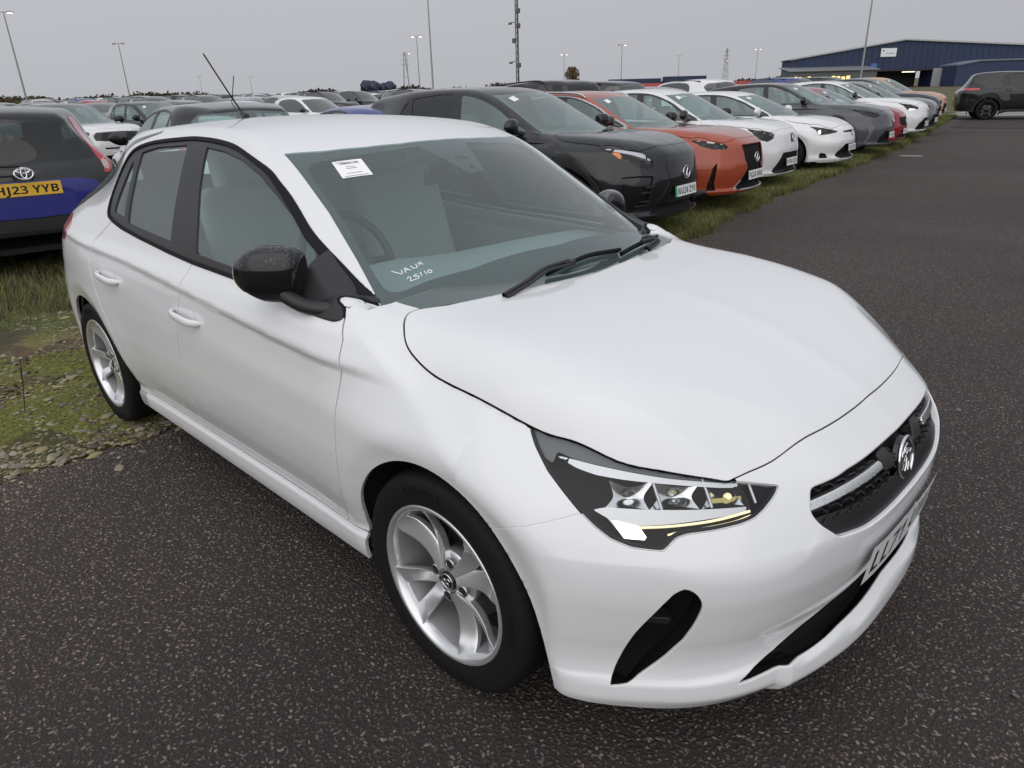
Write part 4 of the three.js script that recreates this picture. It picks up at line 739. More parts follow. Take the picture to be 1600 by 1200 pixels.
  const plate = (x, y, wd, tx, tilt, front) => { const q = patch((u, v) => [0, (v - .5) * .111, (front ? 1 : -1) * (.5 - u) * .52], 1, 1, true); const p = part('number_plate', q, new THREE.MeshStandardMaterial({ map: tx, roughness: .35, side: THREE.DoubleSide }), t); p.rotation.z = tilt; p.position.set(x, y, 0); return p; };
  if (o.plate) { const y0 = o.plate.y, q = w(onX(H.G, y0, 0), y0, 0); plate(q[0] + .02, q[1], 0, plateTex(o.plate.t, '#e4e6e6', o.plate.green), o.plate.tilt ?? .1, true); }
  if (o.plateR) { let a = -3.4, b = -2; for (let i = 0; i < 24; i++) { const m = (a + b) / 2; if (H.G(m, o.plateR.y, 0) < 0) b = m; else a = m; } const q = w(a, o.plateR.y, 0); plate(q[0] - .02, q[1], 0, plateTex(o.plateR.t, '#e0b23c'), o.plateR.tilt ?? .0, false); }
  if (o.badge) { const q = w(onX(H.G, o.badge.y, 0), o.badge.y, 0); badge(t, q[0] + .012, q[1], o.badge.kind, 1, o.badge.r || .06); }
  return { w };
}
// round maker's marks: an oval ring with inner strokes
function badge(t, x, y, kind, dir = 1, r = .06) {
  const at = g => { g.rotateZ(dir > 0 ? .12 : -.12); g.translate(x, y, 0); return g; }, ring = (a, b, rr = .006, oy = 0) => { const q = new THREE.TorusGeometry(1, rr / Math.min(a, b), 8, 40); q.scale(a, b, Math.min(a, b)); q.rotateY(dir > 0 ? Math.PI / 2 : -Math.PI / 2); return q.translate(0, oy, 0); };
  const st = (...p) => tube(p.map(q => [0, q[1] * r, -q[0] * r * dir]), r * .11, 16, 6);
  let gs = kind === 'ovals' ? [ring(r * 1.2, r * .82), ring(r * .34, r * .74), ring(r * .82, r * .30, .006, r * .36)] : kind === 'hook' ? [ring(r * 1.1, r * .82), st([.35, .55], [-.15, -.45], [.1, -.5], [.55, -.4])] : [ring(r, r), st([-.7, -.1], [-.1, 0], [.2, .3], [.7, 0])];
  part('badge', at(merge(gs)), M.chrome, t);
}
// ---------- the parked rows ----------
const FARSKIN = skin(H.G, { x0: -2.5, x1: 0, dx: .06, fan: 22, rear: 8, de: 4 });
U.tint2 = phy([.03, .036, .038], { roughness: .05, clearcoat: 1, clearcoatRoughness: 0 });
const ROW = .115;                                    // the front row and the verge turn a little with the road
const place = (o, x, z, turn) => { o.position.set(x, groundY(x, z), z); o.rotation.y = turn; return o; };
const col = (r, g, b, o) => paint([r, g, b], o);
const slim = [[-.34, .772], [-.20, .748], [.0, .716], [.13, .690], [.11, .668], [-.02, .682], [-.20, .705], [-.29, .735]];
const HATCH = { wb: 2.54, fo: .80, ro: .62, W: 1.74, H: 1.50, nose: .74, belt: .99, clear: .25, wr: .31, cowl: -.20 }, SUV = { wb: 2.65, fo: .90, ro: .75, W: 1.84, H: 1.60, nose: .86, belt: 1.10, clear: .29, wr: .345, cowl: -.22, clad: true };
const grill = (p, d = -.03, m = M.matte, n = 'grille') => ({ n, p, d, m }), lampF = (p, m = U.lampIn) => ({ n: 'headlight', p, corner: true, d: -.03, m, glass: true });
{ // front row, nearest first
  let t = thing('black_crossover', 'black crossover with WU24 plate and sloping lamps, next to the white hatchback', 'car');
  makeCar(t, { ...SUV, wb: 2.85, fo: .95, ro: .95, W: 1.895, H: 1.63, nose: .93, belt: 1.12, wr: .37, cowl: -.15, paint: col(.008, .010, .013), plate: { t: 'WU24 ZYV', y: .47, green: true, tilt: .12 }, badge: { y: .60, kind: 'hook', r: .075 }, privacy: true, alloy: U.darkAlloy, front: [
    lampF([[-.36, .775], [-.2, .752], [.05, .715], [.185, .655], [.16, .625], [.0, .645], [-.1, .672], [-.24, .715]], U.smoke), { n: 'day_light', over: true, corner: true, p: [[-.31, .765], [-.1, .735], [.06, .705], [.17, .655], [.0, .69], [-.22, .735]], d: .0015, m: U.silver }, { n: 'indicator', over: true, corner: true, p: [[-.24, .728], [-.15, .715], [-.13, .682], [-.16, .68]], d: .0018, m: M.amber },
    { n: 'side_panel', corner: true, p: [[-.16, .60], [.02, .605], [.17, .60], [.10, .36], [-.02, .30], [-.15, .31]], d: -.02, m: M.black }, grill([[0, .37], [.40, .37], [.52, .27], [.45, .22], [0, .22]]), { n: 'spindle_panel', over: true, p: [[0, .66], [.34, .66], [.30, .56], [.42, .40], [0, .39]], d: .003, m: M.black },
    ...[.57, .53, .49, .45, .41, .37].map((y, i) => ({ n: 'grille_slat', over: true, corner: true, p: [[.08 - i * .018, y], [.20 - i * .012, y + .012], [.19 - i * .012, y - .004], [.08 - i * .018, y - .012]], d: .004, m: M.trim }))] });
  place(t, -3.78, -4.95, ROW);
  t = thing('orange_crossover', 'burnt orange crossover with a dark spindle grille, second in the front row', 'car');
  makeCar(t, { ...SUV, wb: 2.64, fo: .93, ro: .92, W: 1.84, H: 1.54, nose: .86, belt: 1.06, wr: .345, paint: col(.34, .055, .018), plate: { t: 'FG24 NNE', y: .46 }, badge: { y: .615, kind: 'hook', r: .07 }, chrome: true, privacy: true, rails: M.satin, front: [
    lampF([[-.35, .775], [-.18, .752], [.06, .712], [.115, .685], [.07, .668], [-.1, .672], [-.24, .705]], U.smoke), { n: 'day_light', over: true, corner: true, p: [[-.31, .762], [-.1, .738], [.08, .70], [-.1, .720]], d: .0015, m: U.silver },
    grill([[0, .70], [.34, .698], [.30, .60], [.24, .54], [.36, .40], [.45, .28], [.40, .245], [0, .235]]), { n: 'grille_edge', over: true, p: [[0, .262], [.42, .27], [.33, .42], [.345, .42], [.452, .272], [.41, .245], [0, .238]], d: .004, m: M.satin }, { n: 'side_vent', corner: true, p: [[-.10, .56], [-.045, .60], [-.065, .40], [-.03, .27], [-.15, .27], [-.14, .40]], d: -.03, m: M.matte }] });
  place(t, -4.0, -7.08, ROW);
  t = thing('white_small_hatchback', 'white small hatchback with big headlamps and black lower grille, right of the orange crossover', 'car');
  makeCar(t, { ...HATCH, wb: 2.55, fo: .76, W: 1.75, H: 1.53, nose: .84, belt: 1.04, clear: .26, wr: .32, paint: col(.72, .73, .74), plate: { t: 'FP74 SZD', y: .43 }, badge: { y: .66, kind: 'ovals', r: .055 }, handle: M.black, front: [
    lampF([[-.36, .79], [-.2, .765], [0, .735], [.11, .70], [.09, .665], [-.04, .645], [-.15, .655], [-.26, .70]]), grill([[0, .55], [.36, .55], [.52, .36], [.56, .26], [.48, .215], [0, .21]]), grill([[0, .70], [.10, .70], [.10, .635], [0, .63]], -.01, M.black, 'nose_panel'), { n: 'grille_edge', over: true, p: [[0, .285], [.46, .29], [.56, .26], [.47, .265], [0, .262]], d: .006, m: M.trim }] });
  place(t, -4.34, -9.38, ROW);
  t = thing('white_hatchback_narrow_lamps', 'white hatchback with narrow headlamps and a wide black mouth, fourth in the front row', 'car');
  makeCar(t, { ...HATCH, wb: 2.64, fo: .93, ro: .80, W: 1.79, H: 1.44, nose: .74, belt: .98, clear: .22, wr: .325, cowl: -.1, paint: col(.74, .75, .76), plate: { t: 'FL24 BKX', y: .44 }, badge: { y: .66, kind: 'ovals', r: .055 }, mirror: col(.74, .75, .76), front: [
    lampF([[-.34, .765], [-.18, .745], [.05, .708], [.16, .685], [.10, .668], [-.06, .655], [-.20, .645], [-.24, .70]], U.smoke), { n: 'day_light', over: true, corner: true, p: [[-.21, .70], [-.19, .655], [-.155, .66], [-.165, .705]], d: .0015, m: U.led }, grill([[0, .52], [.34, .52], [.48, .38], [.54, .28], [.45, .235], [0, .23]]), { n: 'side_vent', corner: true, p: [[-.15, .36], [-.05, .33], [-.02, .25], [-.16, .25]], d: -.03, m: M.matte }, { n: 'nose_bar', p: [[0, .695], [.38, .688], [.37, .67], [0, .665]], d: -.01, m: M.matte }] });
  place(t, -4.62, -12.2, ROW);
  t = thing('grey_coupe_crossover', 'two-tone dark grey coupe crossover, fifth in the front row', 'car');
  const chr = { ...SUV, wb: 2.64, fo: .93, ro: .82, W: 1.80, H: 1.56, nose: .88, belt: 1.10, wr: .345 };
  makeCar(t, { ...chr, paint: col(.075, .08, .09), roof: M.black, plate: { t: 'FH73 KWV', y: .45 }, badge: { y: .64, kind: 'ovals', r: .055 }, front: [
    lampF([[-.40, .80], [-.2, .775], [.05, .725], [.15, .69], [.05, .668], [-.12, .672], [-.28, .72]], U.smoke), grill([[0, .50], [.40, .52], [.52, .42], [.54, .27], [0, .22]]), { n: 'bumper_blade', over: true, corner: true, p: [[-.16, .56], [-.02, .58], [-.06, .50], [-.13, .30], [-.19, .29], [-.12, .48]], d: .012, m: std([.16, .165, .18], .4, .3) }] });
  place(t, -4.82, -15.0, ROW);
  t = thing('red_hatchback', 'red hatchback with a round badge in a dark grille, sixth in the front row', 'car');
  makeCar(t, { ...HATCH, H: 1.44, paint: col(.26, .012, .022), plate: { t: 'FD73 UKL', y: .45 }, badge: { y: .64, kind: 'round', r: .055 }, front: [lampF(slim), grill([[0, .70], [.40, .69], [.42, .62], [.36, .57], [0, .56]]), grill([[0, .38], [.35, .36], [.58, .25], [0, .25]])] });
  place(t, -5.05, -17.15, ROW);
  t = thing('white_coupe_crossover', 'white coupe crossover with black lower bumper, seventh in the front row', 'car');
  makeCar(t, { ...chr, paint: col(.73, .74, .755), plate: { t: 'FE24 YHN', y: .44 }, badge: { y: .66, kind: 'ovals', r: .05 }, front: [
    lampF([[-.36, .79], [-.1, .745], [.14, .69], [.12, .66], [-.05, .672], [-.12, .64], [-.2, .68]], U.smoke), { n: 'day_light', over: true, corner: true, p: [[-.14, .675], [.10, .665], [.10, .655], [-.13, .655]], d: .0015, m: U.led }, grill([[0, .55], [.30, .55], [.50, .45], [.57, .26], [0, .22]]), { n: 'grille_edge', over: true, p: [[0, .26], [.44, .265], [.46, .24], [0, .235]], d: .008, m: M.white }] });
  place(t, -5.4, -19.6, ROW);
  const t8 = thing('grey_hatchback', 'mid grey hatchback, eighth in the front row', 'car');
  makeCar(t8, { ...HATCH, H: 1.52, nose: .82, belt: 1.04, paint: col(.12, .125, .135), plate: { t: 'FN24 OPC', y: .44 }, badge: { y: .66, kind: 'ovals', r: .05 }, front: [lampF(slim, U.smoke), grill([[0, .56], [.34, .56], [.54, .30], [.5, .22], [0, .22]])] });
  place(t8, -5.75, -22.3, ROW);
  t = thing('black_family_crossover', 'black crossover with bright slim lamps, ninth in the front row', 'car');
  makeCar(t, { ...SUV, paint: col(.02, .024, .03), plate: { t: 'FB24 RDE', y: .44 }, badge: { y: .62, kind: 'round', r: .05 }, front: [lampF(slim), grill([[0, .60], [.42, .58], [.45, .30], [0, .26]])] });
  place(t, -6.6, -25.6, ROW);
  t = thing('copper_crossover', 'pale copper crossover beyond the black crossover in the front row', 'car');
  makeCar(t, { ...SUV, H: 1.62, paint: col(.52, .25, .13), plate: { t: 'FA24 WLS', y: .44 }, badge: { y: .62, kind: 'round', r: .05 }, front: [lampF(slim, U.smoke), grill([[0, .62], [.34, .60], [.38, .32], [0, .26]])] });
  place(t, -7.2, -28.6, ROW);
  // the dark estate across the end of the lane, seen from its side
  t = thing('black_long_suv', 'long black SUV with black wheels standing across the far end of the lane', 'car');
  makeCar(t, { ...SUV, wb: 2.95, fo: .95, ro: 1.05, W: 1.95, H: 1.70, nose: .95, belt: 1.12, wr: .37, tail: .06, paint: col(.012, .013, .015), privacy: true, alloy: M.black, tag: false, plateR: { t: 'FG24 OKD', y: .62 }, rear: [{ n: 'tail_lamp', side: true, p: [[-3.4, .86], [-3.4, .96], [-2.8, .98], [-2.78, .9]], m: M.red }] });
  place(t, -3.1, -33.2, .35);
}
{ // second row, tails towards the front row
  let t = thing('black_and_blue_hatchback', 'black hatchback with blue lower bumper and yellow plate HJ23 YYB, seen from behind', 'car');
  const blue = col(.022, .026, .20), blk = col(.014, .015, .017);
  makeCar(t, { ...HATCH, wb: 2.43, fo: .70, ro: .60, W: 1.74, H: 1.525, nose: .82, belt: 1.03, clear: .26, wr: .345, lowR: .44, tail: .05, boxy: .06, clad: true, paint: blk, hood: blk, privacy: true, tag: false, plateR: { t: 'HJ23 YYB', y: .73, tilt: -.04 }, rear: [
    { n: 'tail_lamp', p: [[.50, 1.30], [.57, 1.29], [.66, 1.12], [.735, .99], [.75, .90], [.69, .80], [.66, .82], [.67, .93], [.63, 1.02]], d: .004, m: M.red }, { n: 'blue_bumper', p: [[0, .80], [.40, .80], [.54, .77], [.66, .64], [.60, .585], [0, .575]], d: .006, m: blue }, { n: 'lower_valance', p: [[0, .57], [.62, .58], [.70, .62], [.72, .50], [0, .48]], d: -.004, m: M.trim }, { n: 'reflector', over: true, side: true, p: [[-3.05, .80], [-3.00, .80], [-3.02, .66], [-3.07, .66]], d: .006, m: M.red }, { n: 'lamp_lens', over: true, p: [[.655, 1.0], [.70, 1.0], [.72, .90], [.685, .84], [.668, .90]], d: .007, m: std([.5, .42, .42], .25) }, { n: 'tailgate_handle', over: true, p: [[0, .86], [.09, .86], [.08, .825], [0, .825]], d: .003, m: M.dark }] });
  t.rotation.y = Math.PI - .10; t.position.set(-9.26, 0, -.12); 
  { const bd = new THREE.Group(); bd.name = 'badge_mount'; t.add(bd); bd.position.set(-3.02, .0, 0); badge(bd, -.04, .985, 'ovals', -1, .058); part('wiper', bar([-.06, 1.06, -.30], [-.05, 1.05, -.02], .011), M.trim, bd); }
  t = thing('white_hatchback_black_roof', 'white hatchback with black roof and spoiler, just behind the white foreground hatchback', 'car');
  makeCar(t, { ...HATCH, wb: 2.54, W: 1.80, H: 1.53, nose: .86, belt: 1.06, wr: .335, tail: .03, clad: true, paint: col(.74, .75, .76), roof: M.black, tag: false, plateR: { t: 'YD24 EXH', y: .62 }, front: [lampF(slim)], rear: [{ n: 'tail_lamp', side: true, p: [[-3.4, .88], [-3.4, 1.02], [-2.8, 1.0], [-2.78, .9]], m: M.red }] });
  t.rotation.y = Math.PI - .10; t.position.set(-9.55, 0, -2.5); 
  part('aerial', tube([[-2.35, 1.52, 0], [-2.45, 1.66, 0], [-2.55, 1.80, 0]], .005, 8, 6), M.rubber, t);
  t = thing('blue_hatchback', 'dark blue hatchback showing only its roof behind the white foreground hatchback', 'car');
  makeCar(t, { ...HATCH, H: 1.46, boxy: .05, paint: col(.035, .05, .22), tag: false, front: [lampF(slim)], rear: [{ n: 'tail_lamp', side: true, p: [[-3.4, .88], [-3.4, 1.02], [-2.8, 1.0], [-2.78, .9]], m: M.red }] });
  t.rotation.y = Math.PI - .10; t.position.set(-9.3, 0, -4.7);
}

{ // third row and beyond
  let t = thing('white_crossover_black_bonnet_trim', 'white crossover with black front band, facing the camera behind the black and blue hatchback', 'car');
  makeCar(t, { ...SUV, wb: 2.56, fo: .85, ro: .74, W: 1.79, H: 1.53, nose: .93, belt: 1.08, paint: col(.74, .75, .76), roof: M.black, plate: { t: 'FD23 FKV', y: .44 }, front: [{ n: 'front_band', p: [[0, .70], [.44, .69], [.52, .66], [.50, .62], [0, .60]], d: -.012, m: M.black }, lampF([[-.30, .75], [-.05, .715], [.06, .69], [.05, .66], [-.2, .675]], U.smoke), { n: 'upper_slot', over: true, p: [[0, .535], [.38, .535], [.37, .515], [0, .515]], d: .003, m: M.matte }, { n: 'side_vent', corner: true, p: [[-.10, .56], [-.06, .57], [-.10, .40], [-.14, .40]], d: -.02, m: M.matte }, grill([[0, .42], [.42, .42], [.52, .30], [.46, .22], [0, .22]])] });
  place(t, -16.9, -3.75, .18);
  t = thing('black_hatchback_third_row', 'black hatchback between the white black-banded crossover and the white hatchback with black roof', 'car');
  makeCar(t, { ...HATCH, H: 1.50, paint: col(.012, .013, .016), plate: { t: 'BX23 KLM', y: .44 }, front: [lampF(slim, U.smoke), grill([[0, .56], [.34, .56], [.54, .30], [.5, .22], [0, .22]])] });
  place(t, -19.6, -6.7, .16);
  t = thing('black_saloon_red_line', 'black hatchback with a red window line behind the blue roof', 'car');
  makeCar(t, { ...HATCH, wb: 2.6, W: 1.80, H: 1.53, tail: .04, chrome: true, paint: col(.012, .013, .016), privacy: true, tag: false, plateR: { t: 'PJ24 FTU', y: .62 }, rear: [{ n: 'tail_lamp', side: true, p: [[-3.4, .88], [-3.4, 1.02], [-2.8, 1.0], [-2.78, .9]], m: M.red }] });
  t.children.filter(c => c.name === 'bright_window_line').forEach(c => { c.material = col(.4, .02, .02); });
  t.rotation.y = Math.PI - .1; t.position.set(-11.4, groundY(-11.4, -7.6), -7.6);
  t = thing('black_estate_roof_rails', 'black tall estate with long roof rails between the black crossover and the orange one', 'car');
  makeCar(t, { ...SUV, W: 1.86, H: 1.66, ro: .9, tail: .08, rails: M.trim, paint: col(.012, .013, .016), privacy: true, tag: false, rear: [{ n: 'tail_lamp', side: true, p: [[-3.4, .88], [-3.4, 1.02], [-2.8, 1.0], [-2.78, .9]], m: M.red }] });
  t.rotation.y = Math.PI - .1; t.position.set(-11.2, groundY(-11.2, -10.2), -10.2);
}
{ // the rows beyond: three body kinds, many colours; a car too small to show more keeps the pieces that still read
  const r = rng(77), az = Math.abs;
  const proto = (o, rails) => {
    const w = warpOf(o), g = new THREE.Group(), P = (n, m, mat) => part(n, geo(warped(m, w)), mat, g), body = cut(cut(FARSKIN, (x, y) => y - .19), (x, y, z) => -C.isArch(x, y, z));
    const gl = (x, y, z) => Math.max(C.isWs(x, y, z), Math.min(C.isDlo(x, y, z), C.dloO(x, y) - .012), C.isRw(x, y, z));
    const sh = cut(body, (x, y, z) => -gl(x, y, z)), lo = outline([[-.36, .79], [-.1, .74], [.14, .70], [.10, .66], [-.15, .655], [-.28, .71]]), go = outline(C.sym([[0, .56], [.34, .56], [.5, .30], [.45, .24], [0, .24]])), lamp = (x, y, z) => x > .05 && az(z) > .12 ? lo(C.s(x, z), y) : -1, grl = (x, y, z) => x > .45 ? go(z, y) : -1, tl = (x, y, z) => x < -2.6 && az(z) > .4 ? Math.min(1.02 - y, y - .86, az(z) - .45) : -1;
    P('body', cut(sh, (x, y, z) => -Math.max(lamp(x, y, z), grl(x, y, z), tl(x, y, z))), M.white); P('windows', cut(body, gl), U.tint2);
    for (const sd of [1, -1]) { P('headlight', cut(sh, (x, y, z) => z * sd > 0 ? lamp(x, y, z) : -1), U.smoke); P('tail_lamp', cut(sh, (x, y, z) => z * sd > 0 ? tl(x, y, z) : -1), M.red); const q = w(-.6, 1.03, .9); part('door_mirror', new THREE.SphereGeometry(1, 8, 6).scale(.07, .075, .11).translate(q[0], q[1], q[2] * sd), M.black, g); if (rails) part('roof_rail', tube([[-1.1, .56], [-1.6, .56], [-2.5, .55]].map(([x, z], i) => { const y = onY(H.G, x, z) + .03; const q = w(x, y, z); return [q[0], q[1], q[2] * sd]; }), .016, 8, 5), M.trim, g); }
    P('grille', cut(sh, grl), M.matte); P('underside', offset(cut(body, (x, y) => .45 - y), -.05), M.dark);
    for (const [x, s] of [[0, 1], [0, -1], [-o.wb, 1], [-o.wb, -1]]) { const q = new THREE.CylinderGeometry(o.wr, o.wr, .2, 20).rotateX(Math.PI / 2).translate(x, o.wr, s * (o.W / 2 - .13)); part('wheel', q, M.rubber, g); }
    return g;
  };
  const kinds = [proto({ ...HATCH }), proto({ ...SUV, H: 1.64, tail: .05 }, true), proto({ ...HATCH, wb: 2.7, fo: .88, ro: .95, H: 1.44, W: 1.8 })];
  const cols = [['white', .74, .75, .76], ['black', .012, .013, .015], ['grey', .11, .115, .12], ['silver', .42, .43, .45], ['red', .28, .014, .02], ['blue', .03, .05, .2]].map(([n, ...c]) => [n, paint(c)]), wt = [0, 0, 0, 1, 1, 2, 2, 3, 4, 5];
  const put = (x, z, turn, k, c, label, group) => { const o = kinds[k].clone(); o.name = numbered(['parked_hatchback', 'parked_crossover', 'parked_saloon'][k]); o.position.set(x, groundY(x, z), z); o.rotation.y = turn; o.userData = { label, category: 'car', group }; o.children[0].material = cols[c][1]; scene.add(o); };
  const KN = ['hatchback', 'crossover', 'saloon'];
  const sector = a => a < -.42 ? 'near the left edge' : a < -.30 ? 'left of the aerial' : a < -.12 ? 'between the aerial and the blue wrapped load' : a < .005 ? 'between the wrapped load and the camera mast' : a < .2 ? 'right of the camera mast' : 'towards the blue warehouse';
  // second row continues behind the front row
  for (let z = -12.6, i = 0; z > -34; z -= 2.45, i++) { const k = [1, 0, 1, 0, 2][i % 5], c = wt[Math.floor(r() * 10)]; put(-11.6 + z * .115 + 1.4 + r() * .3, z, Math.PI - .1, k, c, `${cols[c][0]} ${KN[k]} parked tail first in the row just behind the front row`, `${cols[c][0]} ${KN[k]}s in the row behind the front row`); }
  for (const z of [2.6, 5.0]) put(-9.4, z, Math.PI - .1, 0, 2, 'grey hatchback parked beyond the left edge beside the black and blue one', 'grey hatchbacks beyond the left edge');
  const rows = [[-18.6, 0], [-30.5, Math.PI], [-33.5, 0], [-45.5, Math.PI], [-49, 0], [-61, Math.PI], [-65, 0], [-80, Math.PI]];
  rows.forEach(([x0, dir], ri) => {
    for (let z = ri ? 14 - ri * 2 : -9.3; z > -30 - ri * 9; z -= 2.5) {
      const x = x0 + z * .1 + r() * .4; if (r() < .10) continue; const k = Math.floor(r() * 3), c = wt[Math.floor(r() * 10)];
      const d = -(.7 * x + .714 * z), side = -.714 * x * -1 - .7 * z; // keep to the wedge that the lens sees
      const ang = Math.atan2(z - 1.76, x - 1.17) + Math.PI * 0, rel = Math.atan2(Math.sin(ang + 2.3467), Math.cos(ang + 2.3467)); if (Math.abs(rel) > .66) continue;
      put(x, z, dir + .1, k, c, `${cols[c][0]} ${KN[k]} in the crowded rows far behind, ${sector(rel)}`, `${cols[c][0]} ${KN[k]}s in the far rows ${sector(rel)}`);
    }
  });
}
// ---------- ground ----------
const edgeX = nat([-60, -8.6], [-33.4, -7.0], [-21.7, -5.04], [-17, -4.32], [-12.7, -3.80], [-9.6, -3.46], [-7.5, -3.18], [-5.3, -2.80], [-2, -2.52], [.85, -2.28], [1.45, -2.17], [6, -1.9], [20, -1.2]);
const lumps = z => .05 * Math.sin(z * 3.1) + .035 * Math.sin(z * 7.7 + 1) + .02 * Math.sin(z * 17.3) + .012 * Math.sin(z * 41 + 2);
const edgeN = z => edgeX(z) + lumps(z) * (z > -30 ? 1 : 0);
{
  const vnoise = (() => { const t = new Float32Array(65536), r = rng(3); for (let i = 0; i < 65536; i++) t[i] = r(); return (x, y) => { const xi = Math.floor(x), yi = Math.floor(y), fx = x - xi, fy = y - yi, u = fx * fx * (3 - 2 * fx), v = fy * fy * (3 - 2 * fy), g = (a, b) => t[((b & 255) << 8) | (a & 255)]; return lerp(lerp(g(xi, yi), g(xi + 1, yi), u), lerp(g(xi, yi + 1), g(xi + 1, yi + 1), u), v); }; })();
  const fbm = (x, y, o = 4) => { let s = 0, a = .5; for (let i = 0; i < o; i++) { s += a * vnoise(x, y); x = x * 2.03 + 17; y = y * 2.03 + 5; a *= .5; } return s; };
  const tex = (N, fn, srgb) => { const d = new Uint8Array(N * N * 4); for (let j = 0; j < N; j++) for (let i = 0; i < N; i++) { const c = fn(i, j), k = (j * N + i) * 4; d[k] = c[0]; d[k + 1] = c[1]; d[k + 2] = c[2]; d[k + 3] = 255; } const t = new THREE.DataTexture(d, N, N); t.wrapS = t.wrapT = THREE.RepeatWrapping; t.magFilter = THREE.LinearFilter; t.minFilter = THREE.LinearMipmapLinearFilter; t.generateMipmaps = true; if (srgb) t.colorSpace = THREE.SRGBColorSpace; t.anisotropy = 8; t.needsUpdate = true; return t; };
  const S = v => { v = clamp(v); return Math.round(255 * (v < .0031308 ? v * 12.92 : 1.055 * Math.pow(v, 1 / 2.4) - .055)); };
  // chipped aggregate: one stone per jittered cell, each its own tone, tilt and size; tile 2.6 m
  const N = 2048, T = 2.6, cells = 206, cs = N / cells, r = rng(12), st = [];
  for (let i = 0; i < cells * cells; i++) { const q = r(); st.push([r(), r(), r() * Math.PI, .34 + r() * .30, .17 + r() * .22, q < .45 ? .024 + r() * .026 : q < .86 ? .05 + r() * .06 : .10 + r() * .10, r(), r()]); }
  const col = new Uint8Array(N * N * 4), hgt = new Uint8Array(N * N * 4);
  for (let j = 0; j < N; j++) for (let i = 0; i < N; i++) {
    const x = i / cs, y = j / cs, cx = Math.floor(x), cy = Math.floor(y); let best = 1e9, bs = null;
    for (let b = -1; b <= 1; b++) for (let a = -1; a <= 1; a++) { const s = st[((cy + b + cells) % cells) * cells + (cx + a + cells) % cells], dx = x - (cx + a + s[0]), dy = y - (cy + b + s[1]), c = Math.cos(s[2]), n = Math.sin(s[2]), u = (dx * c + dy * n) / s[3], v = (dy * c - dx * n) / s[4], d = u * u + v * v; if (d < best) { best = d; bs = s; } }
    const k = (j * N + i) * 4, fine = r() * .010, inS = best < 1 ? 1 - sstep(.72, 1, best) : 0, m = .016 + fine, L = lerp(m, bs[5] * (.85 + .3 * r()), inS), hot = bs[6] - .5;
    col[k] = S(L * (1.22 + .25 * hot)); col[k + 1] = S(L * (.97 + .05 * hot)); col[k + 2] = S(L * (.865 - .12 * hot)); col[k + 3] = 255;
    const h = best < 1 ? .45 + .5 * Math.sqrt(1 - best) * (.6 + .4 * bs[7]) : .28 + fine * 8; hgt[k] = hgt[k + 1] = hgt[k + 2] = Math.round(255 * clamp(h)); hgt[k + 3] = 255;
  }
  const mk = (d, srgb) => { const t = new THREE.DataTexture(d, N, N); t.wrapS = t.wrapT = THREE.RepeatWrapping; t.magFilter = THREE.LinearFilter; t.minFilter = THREE.LinearMipmapLinearFilter; t.generateMipmaps = true; if (srgb) t.colorSpace = THREE.SRGBColorSpace; t.needsUpdate = true; return t; };
  const chipC = mk(col, true), chipH = mk(hgt);
  // turf and soil, tile 3 m
  const NG = 1024, tile = (f, i, j) => { const u = i / NG, v = j / NG, a = f(u, v), b = f(u - 1, v), c = f(u, v - 1), d = f(u - 1, v - 1); return lerp(lerp(a, b, sstep(.7, 1, u)), lerp(c, d, sstep(.7, 1, u)), sstep(.7, 1, v)); };
  const gA = (u, v) => fbm(u * 9 + 40, v * 9 + 40, 6), gB = (u, v) => fbm(u * 5 + 80, v * 5 + 90, 3), rg = rng(8);
  const turf = tex(NG, (i, j) => { const a = tile(gA, i, j), b = tile(gB, i, j), s = rg(), k = sstep(.38, .62, b + (a - .47) * .8); const soil = [.07, .054, .037], moss = [.085, .09, .024], dry = [.15, .115, .065]; const q = s > .955 ? 2.6 : s > .8 ? 1.35 : .8 + .35 * s; return [0, 1, 2].map(c => S(lerp(lerp(soil[c], dry[c], sstep(.5, .66, a)), moss[c], k) * q * (.55 + a))); }, true);
  const turfH = tex(NG, (i, j) => { const a = tile(gA, i, j); const h = Math.round(255 * clamp(a * .8 + rg() * .22)); return [h, h, h]; });
  const sheet = (name, m, rows, uvT, mat) => { // rows: list of point rows -> mesh with uv in tiles
    const pos = [], uv = [], colr = [], idx = [], W = rows[0].length; rows.forEach(rw => rw.forEach(([x, y, z]) => { pos.push(x, y, z); uv.push(x / uvT, z / uvT); const n = m(x, z); colr.push(n[0], n[1], n[2]); }));
    for (let j = 0; j < rows.length - 1; j++) for (let i = 0; i < W - 1; i++) { const a = j * W + i, b = a + 1, c = a + W, d = c + 1; idx.push(a, c, b, b, c, d); }
    const g = new THREE.BufferGeometry(); g.setAttribute('position', new THREE.Float32BufferAttribute(pos, 3)); g.setAttribute('uv', new THREE.Float32BufferAttribute(uv, 2)); g.setAttribute('color', new THREE.Float32BufferAttribute(colr, 3)); g.setIndex(idx); g.computeVertexNormals(); const nr = g.attributes.normal; if (nr.getY(0) < 0) { for (let i = 0; i < idx.length; i += 3) { const t = idx[i]; idx[i] = idx[i + 1]; idx[i + 1] = t; } g.setIndex(idx); g.computeVertexNormals(); }
    const o = part(name, g, mat, scene); o.userData = { kind: 'structure' }; return o;
  };
  const step = (a, b, n, p = 1) => Array.from({ length: n + 1 }, (_, i) => lerp(a, b, (i / n) ** p));
  // zs: fine near the camera
  const zs = [...step(500, 14, 12), ...step(13, 4.2, 22), ...step(4, -9, 130), ...step(-9.3, -36, 90), ...step(-38, -140, 24), ...step(-160, -900, 12)];
  const blot = (x, z, s) => fbm(x * s + 50, z * s + 50, 4);
  // lot: grass and soil to the left of the verge line and everything beyond
  const turfM = new THREE.MeshStandardMaterial({ map: turf, bumpMap: turfH, bumpScale: .03, roughness: .95, vertexColors: true, side: THREE.DoubleSide });
